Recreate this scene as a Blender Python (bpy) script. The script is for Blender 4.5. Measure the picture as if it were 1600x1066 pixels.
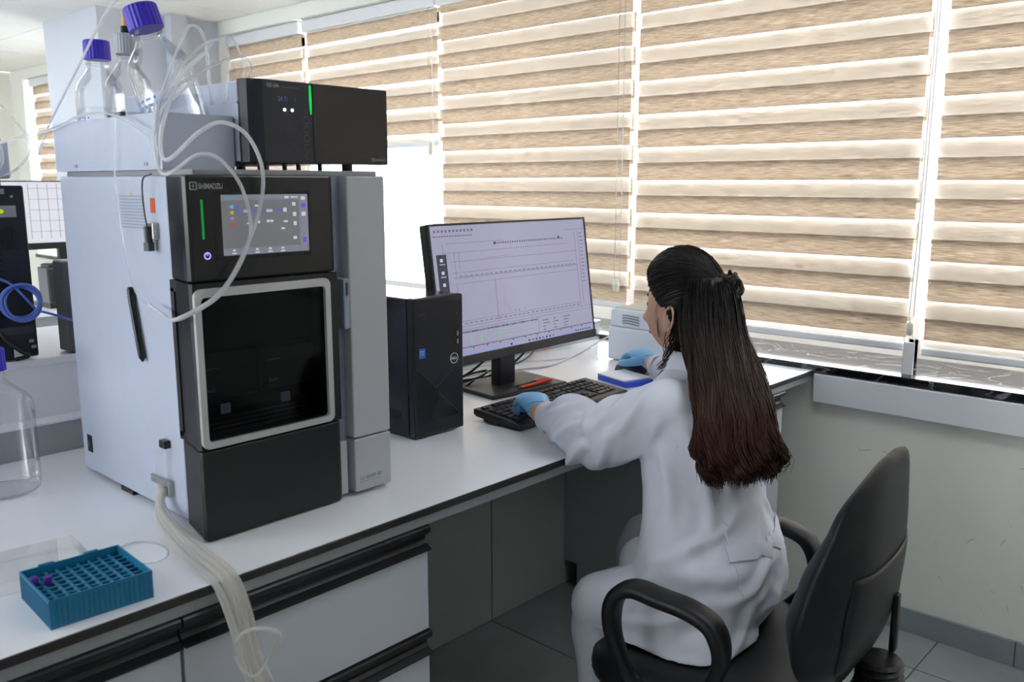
import bpy, bmesh, math, random
from mathutils import Vector, Matrix, Quaternion, noise

scene = bpy.context.scene
for o in list(bpy.data.objects):
    bpy.data.objects.remove(o, do_unlink=True)
COL = scene.collection
random.seed(7)
PI = math.pi

# ------------------------------------------------------------------ camera
CAM_H = 1.33
PITCH = math.radians(10.16)
YAW = math.radians(42.7)
Fv = Vector((-math.sin(YAW) * math.cos(PITCH), math.cos(YAW) * math.cos(PITCH), -math.sin(PITCH)))
Rv = Vector((math.cos(YAW), math.sin(YAW), 0.0))
Uv = Rv.cross(Fv)
cam_data = bpy.data.cameras.new('camera')
cam_data.sensor_width = 36.0
cam_data.lens = 1373.0 / 1600.0 * 36.0
cam_data.clip_start = 0.05
cam_data.dof.use_dof = True
cam_data.dof.focus_distance = 1.95
cam_data.dof.aperture_fstop = 6.3
cam = bpy.data.objects.new('camera', cam_data)
COL.objects.link(cam)
m3 = Matrix((Rv, Uv, -Fv)).transposed()
cam.matrix_world = Matrix.Translation((0, 0, CAM_H)) @ m3.to_4x4()
scene.camera = cam

# ------------------------------------------------------------------ world, exposure
world = bpy.data.worlds.new('overcast_sky')
scene.world = world
world.use_nodes = True
wn = world.node_tree.nodes
bg = wn['Background']
bg.inputs['Color'].default_value = (0.95, 0.98, 1.0, 1)
bg.inputs['Strength'].default_value = 6.5
scene.view_settings.view_transform = 'Standard'
scene.view_settings.look = 'None'
scene.view_settings.exposure = 0.65
scene.view_settings.gamma = 1.0
scene.view_settings.use_curve_mapping = False
LAMP_POWER = 7.0       # radiance of the ceiling light panels

# ------------------------------------------------------------------ materials
def lin(c):
    c = c / 255.0
    return c / 12.92 if c <= 0.04045 else ((c + 0.055) / 1.055) ** 2.4

def rgb(r, g, b):
    return (lin(r), lin(g), lin(b), 1.0)

MATS = {}
GLOW = 0.60       # screens and indicator lamps against the daylight

def mat(name, col, rough=0.5, metal=0.0, spec=0.5, noise_scale=None, noise_amt=0.06, stretch=(1, 1, 1),
        bump=None, emit=None, emit_strength=0.0, coat=0.0, alpha=None, subsurf=0.0, transmission=0.0, ior=1.45):
    m = bpy.data.materials.new(name)
    m.use_nodes = True
    nt = m.node_tree
    b = nt.nodes['Principled BSDF']
    b.inputs['Base Color'].default_value = col
    b.inputs['Roughness'].default_value = rough
    b.inputs['Metallic'].default_value = metal
    b.inputs['Specular IOR Level'].default_value = spec
    b.inputs['IOR'].default_value = ior
    if coat:
        b.inputs['Coat Weight'].default_value = coat
        b.inputs['Coat Roughness'].default_value = 0.05
    if transmission:
        b.inputs['Transmission Weight'].default_value = transmission
    if subsurf:
        b.inputs['Subsurface Weight'].default_value = subsurf
        b.inputs['Subsurface Radius'].default_value = (0.012, 0.005, 0.003)
    if emit:
        b.inputs['Emission Color'].default_value = emit
        b.inputs['Emission Strength'].default_value = emit_strength * GLOW
    tc = None
    def coords(st):
        tcn = nt.nodes.new('ShaderNodeTexCoord')
        mp = nt.nodes.new('ShaderNodeMapping')
        mp.inputs['Scale'].default_value = st
        nt.links.new(tcn.outputs['Object'], mp.inputs['Vector'])
        return mp.outputs['Vector']
    if noise_scale:
        v = coords(stretch)
        n = nt.nodes.new('ShaderNodeTexNoise')
        n.inputs['Scale'].default_value = noise_scale
        n.inputs['Detail'].default_value = 5
        nt.links.new(v, n.inputs['Vector'])
        r = nt.nodes.new('ShaderNodeMapRange')
        r.inputs['From Min'].default_value = 0.3
        r.inputs['From Max'].default_value = 0.7
        r.inputs['To Min'].default_value = 1.0 - noise_amt
        r.inputs['To Max'].default_value = 1.0 + noise_amt
        nt.links.new(n.outputs['Fac'], r.inputs['Value'])
        h = nt.nodes.new('ShaderNodeHueSaturation')
        h.inputs['Color'].default_value = col
        nt.links.new(r.outputs['Result'], h.inputs['Value'])
        nt.links.new(h.outputs['Color'], b.inputs['Base Color'])
    if bump:
        v = coords(stretch)
        n = nt.nodes.new('ShaderNodeTexNoise')
        n.inputs['Scale'].default_value = bump[0]
        n.inputs['Detail'].default_value = 3
        nt.links.new(v, n.inputs['Vector'])
        bp = nt.nodes.new('ShaderNodeBump')
        bp.inputs['Strength'].default_value = bump[1]
        bp.inputs['Distance'].default_value = bump[2] if len(bump) > 2 else 0.002
        nt.links.new(n.outputs['Fac'], bp.inputs['Height'])
        nt.links.new(bp.outputs['Normal'], b.inputs['Normal'])
    MATS[name] = m
    return m

def emat(name, col, strength):
    m = bpy.data.materials.new(name)
    m.use_nodes = True
    nt = m.node_tree
    nt.nodes.remove(nt.nodes['Principled BSDF'])
    e = nt.nodes.new('ShaderNodeEmission')
    e.inputs['Color'].default_value = col
    e.inputs['Strength'].default_value = strength * GLOW
    nt.links.new(e.outputs[0], nt.nodes['Material Output'].inputs['Surface'])
    MATS[name] = m
    return m

def thin_glass(name, tint=(1, 1, 1, 1), gloss=1.0, rough=0.0, milky=0.0, milk_col=(0.9, 0.92, 0.95, 1), edge=None):
    """clear sheet: straight-through transparency, fresnel reflection, a share of milky diffusion"""
    m = bpy.data.materials.new(name)
    m.use_nodes = True
    nt = m.node_tree
    nt.nodes.remove(nt.nodes['Principled BSDF'])
    tr = nt.nodes.new('ShaderNodeBsdfTransparent')
    tr.inputs['Color'].default_value = tint
    last = tr.outputs[0]
    lw = nt.nodes.new('ShaderNodeLayerWeight')
    lw.inputs['Blend'].default_value = 0.35
    if edge:                      # walls seen along their length look denser
        tr2 = nt.nodes.new('ShaderNodeBsdfTransparent')
        tr2.inputs['Color'].default_value = edge
        mx0 = nt.nodes.new('ShaderNodeMixShader')
        pw = nt.nodes.new('ShaderNodeMath')
        pw.operation = 'POWER'
        pw.inputs[1].default_value = 2.5
        nt.links.new(lw.outputs['Facing'], pw.inputs[0])
        nt.links.new(pw.outputs[0], mx0.inputs['Fac'])
        nt.links.new(last, mx0.inputs[1])
        nt.links.new(tr2.outputs[0], mx0.inputs[2])
        last = mx0.outputs[0]
    if milky:
        d = nt.nodes.new('ShaderNodeBsdfDiffuse')
        d.inputs['Color'].default_value = milk_col
        t2 = nt.nodes.new('ShaderNodeBsdfTranslucent')
        t2.inputs['Color'].default_value = milk_col
        mm = nt.nodes.new('ShaderNodeMixShader')
        mm.inputs['Fac'].default_value = 0.5
        nt.links.new(d.outputs[0], mm.inputs[1])
        nt.links.new(t2.outputs[0], mm.inputs[2])
        mx = nt.nodes.new('ShaderNodeMixShader')
        mx.inputs['Fac'].default_value = milky
        nt.links.new(last, mx.inputs[1])
        nt.links.new(mm.outputs[0], mx.inputs[2])
        last = mx.outputs[0]
    g = nt.nodes.new('ShaderNodeBsdfGlossy')
    g.inputs['Roughness'].default_value = rough
    mul = nt.nodes.new('ShaderNodeMath')
    mul.operation = 'MULTIPLY'
    mul.inputs[1].default_value = gloss
    nt.links.new(lw.outputs['Fresnel'], mul.inputs[0])
    mg = nt.nodes.new('ShaderNodeMixShader')
    nt.links.new(mul.outputs[0], mg.inputs['Fac'])
    nt.links.new(last, mg.inputs[1])
    nt.links.new(g.outputs[0], mg.inputs[2])
    nt.links.new(mg.outputs[0], nt.nodes['Material Output'].inputs['Surface'])
    MATS[name] = m
    return m

def blind_fabric(name, c_dark, c_light, trans, sheer=0.0):
    """woven blind fabric with long horizontal slub threads; light comes through from behind"""
    m = bpy.data.materials.new(name)
    m.use_nodes = True
    nt = m.node_tree
    nt.nodes.remove(nt.nodes['Principled BSDF'])
    geo = nt.nodes.new('ShaderNodeNewGeometry')
    mp = nt.nodes.new('ShaderNodeMapping')
    mp.inputs['Scale'].default_value = (9.0, 1.0, 230.0)
    nt.links.new(geo.outputs['Position'], mp.inputs['Vector'])
    n = nt.nodes.new('ShaderNodeTexNoise')
    n.inputs['Scale'].default_value = 2.2
    n.inputs['Detail'].default_value = 6
    n.inputs['Roughness'].default_value = 0.65
    nt.links.new(mp.outputs[0], n.inputs['Vector'])
    cr = nt.nodes.new('ShaderNodeValToRGB')
    cr.color_ramp.elements[0].position = 0.36
    cr.color_ramp.elements[0].color = c_dark
    cr.color_ramp.elements[1].position = 0.66
    cr.color_ramp.elements[1].color = c_light
    nt.links.new(n.outputs['Fac'], cr.inputs['Fac'])
    d = nt.nodes.new('ShaderNodeBsdfDiffuse')
    t = nt.nodes.new('ShaderNodeBsdfTranslucent')
    nt.links.new(cr.outputs['Color'], d.inputs['Color'])
    nt.links.new(cr.outputs['Color'], t.inputs['Color'])
    mx = nt.nodes.new('ShaderNodeMixShader')
    mx.inputs['Fac'].default_value = trans
    nt.links.new(d.outputs[0], mx.inputs[1])
    nt.links.new(t.outputs[0], mx.inputs[2])
    last = mx.outputs[0]
    if sheer:
        tr = nt.nodes.new('ShaderNodeBsdfTransparent')
        mx2 = nt.nodes.new('ShaderNodeMixShader')
        mx2.inputs['Fac'].default_value = sheer
        nt.links.new(last, mx2.inputs[1])
        nt.links.new(tr.outputs[0], mx2.inputs[2])
        last = mx2.outputs[0]
    nt.links.new(last, nt.nodes['Material Output'].inputs['Surface'])
    MATS[name] = m
    return m

def marble(name):
    m = mat(name, rgb(22, 23, 26), rough=0.09, spec=0.6)
    nt = m.node_tree
    b = nt.nodes['Principled BSDF']
    tc = nt.nodes.new('ShaderNodeTexCoord')
    n = nt.nodes.new('ShaderNodeTexNoise')
    n.inputs['Scale'].default_value = 4.0
    n.inputs['Detail'].default_value = 8
    n.inputs['Distortion'].default_value = 1.8
    nt.links.new(tc.outputs['Object'], n.inputs['Vector'])
    cr = nt.nodes.new('ShaderNodeValToRGB')
    e = cr.color_ramp.elements
    e[0].position, e[0].color = 0.485, rgb(20, 21, 24)
    e[1].position, e[1].color = 0.515, rgb(20, 21, 24)
    x = cr.color_ramp.elements.new(0.5)
    x.color = rgb(120, 120, 125)
    nt.links.new(n.outputs['Fac'], cr.inputs['Fac'])
    nt.links.new(cr.outputs['Color'], b.inputs['Base Color'])
    return m

mat('wall_paint', rgb(240, 240, 234), 0.7, noise_scale=3, noise_amt=0.02)
mat('wall_scuffed', rgb(236, 237, 231), 0.6, noise_scale=2.2, noise_amt=0.035)
mat('cream_paint', rgb(242, 239, 230), 0.7, noise_scale=3, noise_amt=0.02)
mat('ceiling_tile', rgb(244, 244, 240), 0.8, noise_scale=40, noise_amt=0.02)
mat('ceiling_grid', rgb(205, 205, 200), 0.6)
mat('column_paint', rgb(200, 205, 216), 0.7, noise_scale=3, noise_amt=0.02)
mat('floor_grout', rgb(96, 100, 102), 0.8)
mat('porcelain', rgb(150, 155, 157), 0.22, noise_scale=5, noise_amt=0.10, bump=(60, 0.06))
mat('base_tile', rgb(140, 147, 152), 0.35, noise_scale=6, noise_amt=0.06)
mat('trunking', rgb(232, 236, 244), 0.35)
mat('frame_white', rgb(238, 240, 242), 0.35)
marble('black_marble')
thin_glass('window_glass', gloss=0.25)
blind_fabric('blind_dark', rgb(160, 144, 126), rgb(224, 213, 198), 0.47)
blind_fabric('blind_pale', rgb(150, 136, 118), rgb(238, 230, 219), 0.42)
blind_fabric('blind_sheer', rgb(245, 243, 238), rgb(255, 253, 250), 0.6, 0.72)
mat('blind_rail', rgb(225, 228, 232), 0.4)
thin_glass('clear_cord', milky=0.5)
mat('tassel', rgb(222, 220, 205), 0.4)

mat('laminate', rgb(238, 241, 248), 0.2, spec=0.6, noise_scale=4, noise_amt=0.012)
mat('laminate_core', rgb(42, 40, 38), 0.35)
mat('steel_grey', rgb(158, 162, 166), 0.45, metal=0.0)
mat('drawer_white', rgb(190, 194, 203), 0.16, spec=0.5)
mat('cabinet_side', rgb(168, 174, 176), 0.4)
mat('panel_grey', rgb(150, 156, 154), 0.45, noise_scale=2, noise_amt=0.03)
mat('black_plastic', rgb(24, 25, 28), 0.32)
mat('handle_black', rgb(26, 27, 31), 0.28)
mat('ledge_grey', rgb(164, 168, 174), 0.5)
mat('red_socket', rgb(190, 38, 24), 0.4)

mat('case_white', rgb(184, 192, 212), 0.38, noise_scale=30, noise_amt=0.01)
mat('case_light', rgb(178, 181, 187), 0.4)
mat('groove_grey', rgb(150, 158, 176), 0.4)
mat('gloss_black', rgb(17, 18, 20), 0.24, spec=0.5)
mat('satin_black', rgb(20, 21, 24), 0.42)
mat('inner_black', rgb(9, 9, 10), 0.5)
mat('silver', rgb(190, 192, 192), 0.35, metal=0.35)
mat('metal', rgb(170, 170, 168), 0.28, metal=0.9)
mat('dark_metal', rgb(70, 72, 76), 0.4, metal=0.6)
mat('slab_grey', rgb(150, 153, 158), 0.5)
mat('navy_black', rgb(26, 29, 42), 0.34)
mat('print_grey', rgb(150, 152, 156), 0.5)
mat('print_dim', rgb(86, 88, 92), 0.5)
mat('print_white', rgb(225, 226, 230), 0.5)
mat('print_dark', rgb(70, 74, 82), 0.5)
mat('orange_label', rgb(226, 92, 44), 0.5)
mat('amber_label', rgb(214, 168, 92), 0.5)
mat('vent_shadow', rgb(150, 158, 176), 0.5)
emat('led_green', (0.02, 0.75, 0.12, 1), 1.0)
emat('led_green_dim', (0.01, 0.28, 0.05, 1), 1.0)
emat('led_white', (0.85, 0.9, 1.0, 1), 3.5)
emat('led_violet', (0.42, 0.3, 1.0, 1), 1.6)
emat('vfd_blue', (0.16, 0.16, 0.42, 1), 0.6)
mat('touch_glass', rgb(70, 72, 74), 0.2, emit=rgb(112, 112, 116), emit_strength=0.8)
mat('touch_bar', rgb(80, 82, 92), 0.2, emit=rgb(124, 124, 140), emit_strength=0.85)
emat('ui_white', rgb(214, 214, 224), 0.9)
emat('ui_blue', rgb(98, 98, 214), 0.95)
emat('ui_cyan', rgb(70, 170, 170), 0.9)
emat('ui_yellow', rgb(190, 190, 80), 0.8)
emat('ui_pink', rgb(180, 130, 190), 0.8)
emat('ui_red', rgb(200, 90, 70), 0.8)
emat('ui_sky', rgb(110, 180, 225), 0.9)
mat('display', rgb(80, 80, 90), 0.25, emit=rgb(176, 174, 204), emit_strength=0.70)
mat('display_bar', rgb(80, 80, 95), 0.25, emit=rgb(166, 170, 214), emit_strength=0.72)
emat('ui_line', rgb(128, 126, 148), 0.8)
emat('ui_line_dark', rgb(78, 78, 96), 0.8)
emat('ui_panel', rgb(82, 82, 100), 0.8)
emat('ui_purple', rgb(160, 150, 215), 0.9)
emat('ui_green', rgb(158, 192, 178), 0.9)
emat('ui_rose', rgb(196, 120, 140), 0.8)

def bottle_glass():
    thin_glass('lab_glass', tint=(0.975, 0.982, 0.99, 1), gloss=0.45, edge=(0.80, 0.84, 0.90, 1))
bottle_glass()
thin_glass('water', tint=(0.975, 0.982, 0.99, 1), gloss=0.3, edge=(0.86, 0.90, 0.94, 1))
mat('cap_blue', rgb(54, 38, 190), 0.36)
mat('cap_grey', rgb(166, 172, 182), 0.4)
mat('glass_print', rgb(96, 140, 214), 0.5)
thin_glass('tubing', tint=(0.97, 0.975, 0.99, 1), gloss=0.35, milky=0.62, milk_col=(0.95, 0.96, 1.0, 1))
thin_glass('tubing_clear', tint=(0.97, 0.98, 0.99, 1), gloss=0.3, milky=0.30, milk_col=(0.96, 0.97, 1.0, 1))
thin_glass('tubing_cream', tint=(0.96, 0.955, 0.94, 1), gloss=0.25, milky=0.45, milk_col=(0.97, 0.96, 0.94, 1))
thin_glass('clear_plastic', tint=(0.985, 0.99, 0.99, 1), gloss=0.18, milky=0.10, milk_col=(0.97, 0.97, 0.97, 1))
mat('rack_teal', rgb(24, 112, 152), 0.38)
mat('rack_shade', rgb(14, 84, 112), 0.42)  # teal darkened for the shade at the bottom of the wells
mat('vial_purple', rgb(74, 44, 150), 0.35)
mat('tower_black', rgb(27, 29, 36), 0.33)
mat('tower_side', rgb(30, 33, 42), 0.2)
mat('mesh_dark', rgb(13, 14, 17), 0.4)
mat('sticker_blue', rgb(34, 112, 205), 0.35)
mat('key_black', rgb(30, 31, 34), 0.42)
mat('keyboard_body', rgb(36, 37, 40), 0.4)
mat('pen_black', rgb(20, 20, 22), 0.3)
mat('pen_red', rgb(214, 40, 26), 0.3)
mat('pen_silver', rgb(190, 190, 195), 0.3, metal=0.5)
mat('pen_blue', rgb(40, 50, 150), 0.3)
mat('printer_white', rgb(226, 234, 246), 0.4)
mat('printer_top', rgb(196, 194, 186), 0.5)
mat('notebook_blue', rgb(52, 96, 226), 0.4)
mat('paper', rgb(238, 242, 250), 0.6)
mat('cable_black', rgb(18, 18, 20), 0.4)
mat('cable_white', rgb(214, 216, 220), 0.4)
mat('cable_blue', rgb(92, 120, 205), 0.4)
mat('box_grey', rgb(84, 86, 94), 0.4)

# ------------------------------------------------------------------ mesh helpers
ORG = {}     # world origin of each thing, so that its parts can be given in room coordinates

def v3(p):
    return Vector(p)

class MB:
    def __init__(self):
        self.v = []
        self.f = []

    def add(self, verts, faces):
        k = len(self.v)
        self.v += [tuple(p) for p in verts]
        self.f += [tuple(i + k for i in f) for f in faces]
        return self

    def box(self, x0, x1, y0, y1, z0, z1):
        x0, x1 = min(x0, x1), max(x0, x1)
        y0, y1 = min(y0, y1), max(y0, y1)
        z0, z1 = min(z0, z1), max(z0, z1)
        v = [(x0, y0, z0), (x1, y0, z0), (x1, y1, z0), (x0, y1, z0), (x0, y0, z1), (x1, y0, z1), (x1, y1, z1), (x0, y1, z1)]
        f = [(0, 3, 2, 1), (4, 5, 6, 7), (0, 1, 5, 4), (1, 2, 6, 5), (2, 3, 7, 6), (3, 0, 4, 7)]
        return self.add(v, f)

    def obox(self, c, s, M):
        hx, hy, hz = s[0] / 2, s[1] / 2, s[2] / 2
        v = [v3(c) + M @ Vector((sx * hx, sy * hy, sz * hz)) for sz in (-1, 1) for sx, sy in ((-1, -1), (1, -1), (1, 1), (-1, 1))]
        f = [(0, 3, 2, 1), (4, 5, 6, 7), (0, 1, 5, 4), (1, 2, 6, 5), (2, 3, 7, 6), (3, 0, 4, 7)]
        return self.add(v, f)

    def quad(self, a, b, c, d):
        return self.add([a, b, c, d], [(0, 1, 2, 3)])

    def loft(self, rings, cap=True, closed=True):
        n = len(rings[0])
        v = [p for r in rings for p in r]
        f = []
        for i in range(len(rings) - 1):
            for j in range(n if closed else n - 1):
                a, b = i * n + j, i * n + (j + 1) % n
                f.append((a, b, b + n, a + n))
        if cap and closed:
            f.append(tuple(reversed(range(n))))
            k = (len(rings) - 1) * n
            f.append(tuple(range(k, k + n)))
        return self.add(v, f)

    def frame(self, d):
        d = d.normalized()
        a = Vector((0, 0, 1)) if abs(d.z) < 0.9 else Vector((1, 0, 0))
        u = d.cross(a).normalized()
        return u, d.cross(u).normalized()

    def cyl(self, p0, p1, r0, r1=None, n=16, cap=True):
        p0, p1 = v3(p0), v3(p1)
        r1 = r0 if r1 is None else r1
        u, w = self.frame(p1 - p0)
        rings = [[p + (u * math.cos(2 * PI * i / n) - w * math.sin(2 * PI * i / n)) * r * -1 for i in range(n)][::-1] for p, r in ((p0, r0), (p1, r1))]
        return self.loft(rings, cap)

    def lathe(self, prof, c=(0, 0, 0), M=None, n=28, cap=True):
        M = M or Matrix.Identity(3)
        rings = [[v3(c) + M @ Vector((r * math.cos(2 * PI * i / n), r * math.sin(2 * PI * i / n), z)) for i in range(n)] for r, z in prof]
        return self.loft(rings, cap)

    def tube(self, pts, r, n=8, cap=True):
        pts = [v3(p) for p in pts]
        rs = r if isinstance(r, (list, tuple)) else [r] * len(pts)
        rings = []
        prev = None
        for i, p in enumerate(pts):
            d = (pts[min(i + 1, len(pts) - 1)] - pts[max(i - 1, 0)])
            d = d.normalized() if d.length > 1e-9 else Vector((0, 0, 1))
            if prev is None:
                u, w = self.frame(d)
            else:
                u = (prev - d * prev.dot(d)).normalized()
                w = d.cross(u)
            prev = u
            rings.append([p + (u * math.cos(2 * PI * k / n) + w * math.sin(2 * PI * k / n)) * rs[i] for k in range(n)])
        return self.loft(rings, cap)

    def prism(self, poly, fn, t0, t1):
        """poly: 2-D outline; fn(a, b, t) -> point"""
        n = len(poly)
        v = [fn(a, b, t0) for a, b in poly] + [fn(a, b, t1) for a, b in poly]
        f = [tuple(reversed(range(n))), tuple(range(n, 2 * n))]
        f += [(i, (i + 1) % n, (i + 1) % n + n, i + n) for i in range(n)]
        return self.add(v, f)

    def build(self, name, m, parent=None, smooth=False, bevel=0.0, seg=2, angle=35, subsurf=0):
        off = ORG.get(parent.name, Vector((0, 0, 0))) if parent else Vector((0, 0, 0))
        me = bpy.data.meshes.new(name)
        bm = bmesh.new()
        vs = [bm.verts.new(Vector(p) - off) for p in self.v]
        for f in self.f:
            try:
                bm.faces.new([vs[i] for i in f])
            except ValueError:
                pass
        bmesh.ops.recalc_face_normals(bm, faces=bm.faces)
        if bevel:
            ed = [e for e in bm.edges if len(e.link_faces) == 2 and e.calc_face_angle(0) > math.radians(angle)]
            bmesh.ops.bevel(bm, geom=ed, offset=bevel, segments=seg, affect='EDGES', profile=0.5, clamp_overlap=True)
        if smooth:
            for f in bm.faces:
                f.smooth = True
        bm.to_mesh(me)
        bm.free()
        if smooth and smooth is not True:
            me.set_sharp_from_angle(angle=math.radians(smooth))
        me.materials.append(MATS[m] if isinstance(m, str) else m)
        o = bpy.data.objects.new(name, me)
        COL.objects.link(o)
        if parent:
            o.parent = parent
            ORG[o.name] = off
        if subsurf:
            s = o.modifiers.new('subsurf', 'SUBSURF')
            s.levels = s.render_levels = subsurf
        return o

def thing(name, label, cat, loc=(0, 0, 0), rz=0.0, group=None, local=False):
    o = bpy.data.objects.new(name, None)
    o.empty_display_size = 0.05
    COL.objects.link(o)
    o.location = loc
    o.rotation_euler = (0, 0, rz)
    o['label'] = label
    o['category'] = cat
    if group:
        o['group'] = group
    if not local:
        ORG[o.name] = Vector(loc)
    return o

def tag(o, label, cat, group=None):
    o['label'] = label
    o['category'] = cat
    if group:
        o['group'] = group
    return o

def struct(o, label=None):
    o['kind'] = 'structure'
    if label:
        o['label'] = label
    return o

def recenter(o):
    """move the origin of a single-mesh thing to the bottom of its mesh"""
    me = o.data
    xs = [v.co for v in me.vertices]
    c = Vector(((min(p.x for p in xs) + max(p.x for p in xs)) / 2, (min(p.y for p in xs) + max(p.y for p in xs)) / 2, min(p.z for p in xs)))
    for v in me.vertices:
        v.co -= c
    o.location = o.location + c
    ORG[o.name] = c
    return o

def share(src, name, parent, loc, rz=None):
    o = src.copy()
    o.name = name
    COL.objects.link(o)
    o.parent = parent
    o.location = loc
    return o

def spline(pts, n=10):
    """Catmull-Rom through the points"""
    P = [v3(p) for p in pts]
    P = [P[0] * 2 - P[1]] + P + [P[-1] * 2 - P[-2]]
    out = []
    for i in range(1, len(P) - 2):
        for k in range(n):
            t = k / n
            a, b, c, d = P[i - 1], P[i], P[i + 1], P[i + 2]
            out.append(0.5 * ((2 * b) + (c - a) * t + (2 * a - 5 * b + 4 * c - d) * t * t + (3 * b - a - 3 * c + d) * t ** 3))
    out.append(P[-2])
    return out

def lettering(txt, size, m, parent, origin, u, w, name='lettering', bold=0.0, width=None, thick=0.0004):
    """flat print: txt written from origin along u, its up direction w"""
    cu = bpy.data.curves.new('t', 'FONT')
    cu.body = txt
    cu.size = size
    cu.offset = bold
    cu.resolution_u = 3
    to = bpy.data.objects.new('t', cu)
    COL.objects.link(to)
    bpy.context.view_layer.update()
    me = bpy.data.meshes.new_from_object(to)
    bpy.data.objects.remove(to, do_unlink=True)
    bpy.data.curves.remove(cu)
    u, w = v3(u).normalized(), v3(w).normalized()
    nrm = u.cross(w)
    k = 1.0
    if width:
        k = width / max(1e-6, max(v.co.x for v in me.vertices))
    off = ORG.get(parent.name, Vector((0, 0, 0)))
    for v in me.vertices:
        v.co = v3(origin) + u * v.co.x * k + w * v.co.y + nrm * thick - off
    me.name = name
    me.materials.append(MATS[m])
    o = bpy.data.objects.new(name, me)
    COL.objects.link(o)
    o.parent = parent
    return o
# ================================================================== the room
WY = 2.62        # room face of the window wall
CEIL = 2.20
XL, XR, YB = -7.85, 2.6, -3.6
BENCH = 0.76

# floor: screed plus porcelain tiles with recessed joints
floor = struct(MB().box(XL, XR, YB, WY + 0.35, -0.06, -0.006).build('floor', 'floor_grout'), 'grey porcelain tiled floor')
tile_w = 0.6
tile_mesh = None
for i in range(-4, 5):
    for j in range(-4, 3):
        x0, y0 = -0.70 + 0.6 * i, 1.81 + 0.6 * j
        x1, y1 = x0 + 0.6, min(y0 + 0.6, WY + 0.02)
        if x0 < XL or x1 > XR or y0 < YB:
            continue
        if y1 - y0 > 0.59:
            if tile_mesh is None:
                o = MB().box(-0.2985, 0.2985, -0.2985, 0.2985, -0.006, 0.0).build('floor_tile', 'porcelain', floor, bevel=0.001, seg=1)
                tile_mesh = o
            else:
                o = share(tile_mesh, 'floor_tile', floor, (0, 0, 0))
            o.location = (x0 + 0.3, y0 + 0.3, 0)
        else:
            MB().box(x0 + 0.0015, x1 - 0.0015, y0 + 0.0015, y1, -0.006, 0.0).build('floor_tile', 'porcelain', floor)
# beyond the part of the floor in view the joints are too far to tell
MB().box(XL, -3.102, YB, WY, -0.006, 0.0).build('floor_tile', 'porcelain', floor)
MB().box(-3.098, XR, YB, -0.592, -0.006, 0.0).build('floor_tile', 'porcelain', floor)

ceiling = struct(MB().box(XL, XR, YB, WY + 0.35, CEIL + 0.012, CEIL + 0.08).build('ceiling', 'ceiling_grid'), 'white suspended tile ceiling')
ct = None
nx = 0
x = XL
while x < XR - 0.05:
    y = WY
    while y > YB + 0.05:
        x1, y1 = min(x + 0.6, XR), max(y - 0.6, YB)
        w, d = x1 - x, y - y1
        if abs(w - 0.6) < 1e-4 and abs(d - 0.6) < 1e-4:
            if ct is None:
                ct = MB().box(-0.297, 0.297, -0.297, 0.297, 0, 0.012).build('ceiling_tile', 'ceiling_tile', ceiling)
                o = ct
            else:
                o = share(ct, 'ceiling_tile', ceiling, (0, 0, 0))
            o.location = (x + 0.3, y - 0.3, CEIL)
        else:
            MB().box(x + 0.003, x1, y1, y - 0.003, CEIL, CEIL + 0.012).build('ceiling_tile', 'ceiling_tile', ceiling)
        y -= 0.6
    x += 0.6

SILL = 0.777
LINT = 2.13
W1 = (-4.60, 1.25)      # opening of the big window
W2 = (-7.60, -5.42)     # opening of the far window
wm = MB()
wm.box(XL, XR, WY, WY + 0.33, 0, 0.745)
wm.box(XL, XR, WY, WY + 0.33, LINT, CEIL + 0.01)
for a, b in ((XL, W2[0]), (W2[1], W1[0]), (W1[1], XR)):
    wm.box(a, b, WY, WY + 0.33, 0.745, LINT)
wall_window = struct(wm.build('wall_window', 'wall_scuffed'), 'pale wall under and around the windows')
struct(MB().box(XL - 0.1, XL, YB, WY + 0.33, 0, CEIL).build('wall_left', 'cream_paint'), 'cream end wall')
struct(MB().box(XR, XR + 0.1, YB, WY + 0.33, 0, CEIL).build('wall_right', 'wall_paint'), 'pale wall')
W3 = (-7.2, -0.9)       # unseen window strip, added to bring in daylight from behind the camera
bk_ = MB()
bk_.box(XL - 0.1, XR + 0.1, YB - 0.1, YB, 0, 1.0)
bk_.box(XL - 0.1, XR + 0.1, YB - 0.1, YB, 2.0, CEIL)
bk_.box(XL - 0.1, W3[0], YB - 0.1, YB, 1.0, 2.0)
bk_.box(W3[1], XR + 0.1, YB - 0.1, YB, 1.0, 2.0)
struct(bk_.build('wall_back', 'wall_paint'), 'pale wall with an added window strip')
fr_ = MB()
fr_.box(W3[0], W3[1], YB - 0.07, YB - 0.03, 1.0, 1.05)
fr_.box(W3[0], W3[1], YB - 0.07, YB - 0.03, 1.95, 2.0)
posts = [W3[0] + (W3[1] - W3[0]) * k / 6 for k in range(7)]
for p_ in posts:
    fr_.box(p_ - 0.03, p_ + 0.03, YB - 0.07, YB - 0.03, 1.05, 1.95)
w3 = struct(fr_.build('window_3', 'frame_white'), 'added daylight window strip behind the camera')
for p_, q_ in zip(posts[:-1], posts[1:]):
    MB().box(p_ + 0.028, q_ - 0.028, YB - 0.053, YB - 0.047, 1.048, 1.952).build('pane', 'window_glass', w3)
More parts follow.
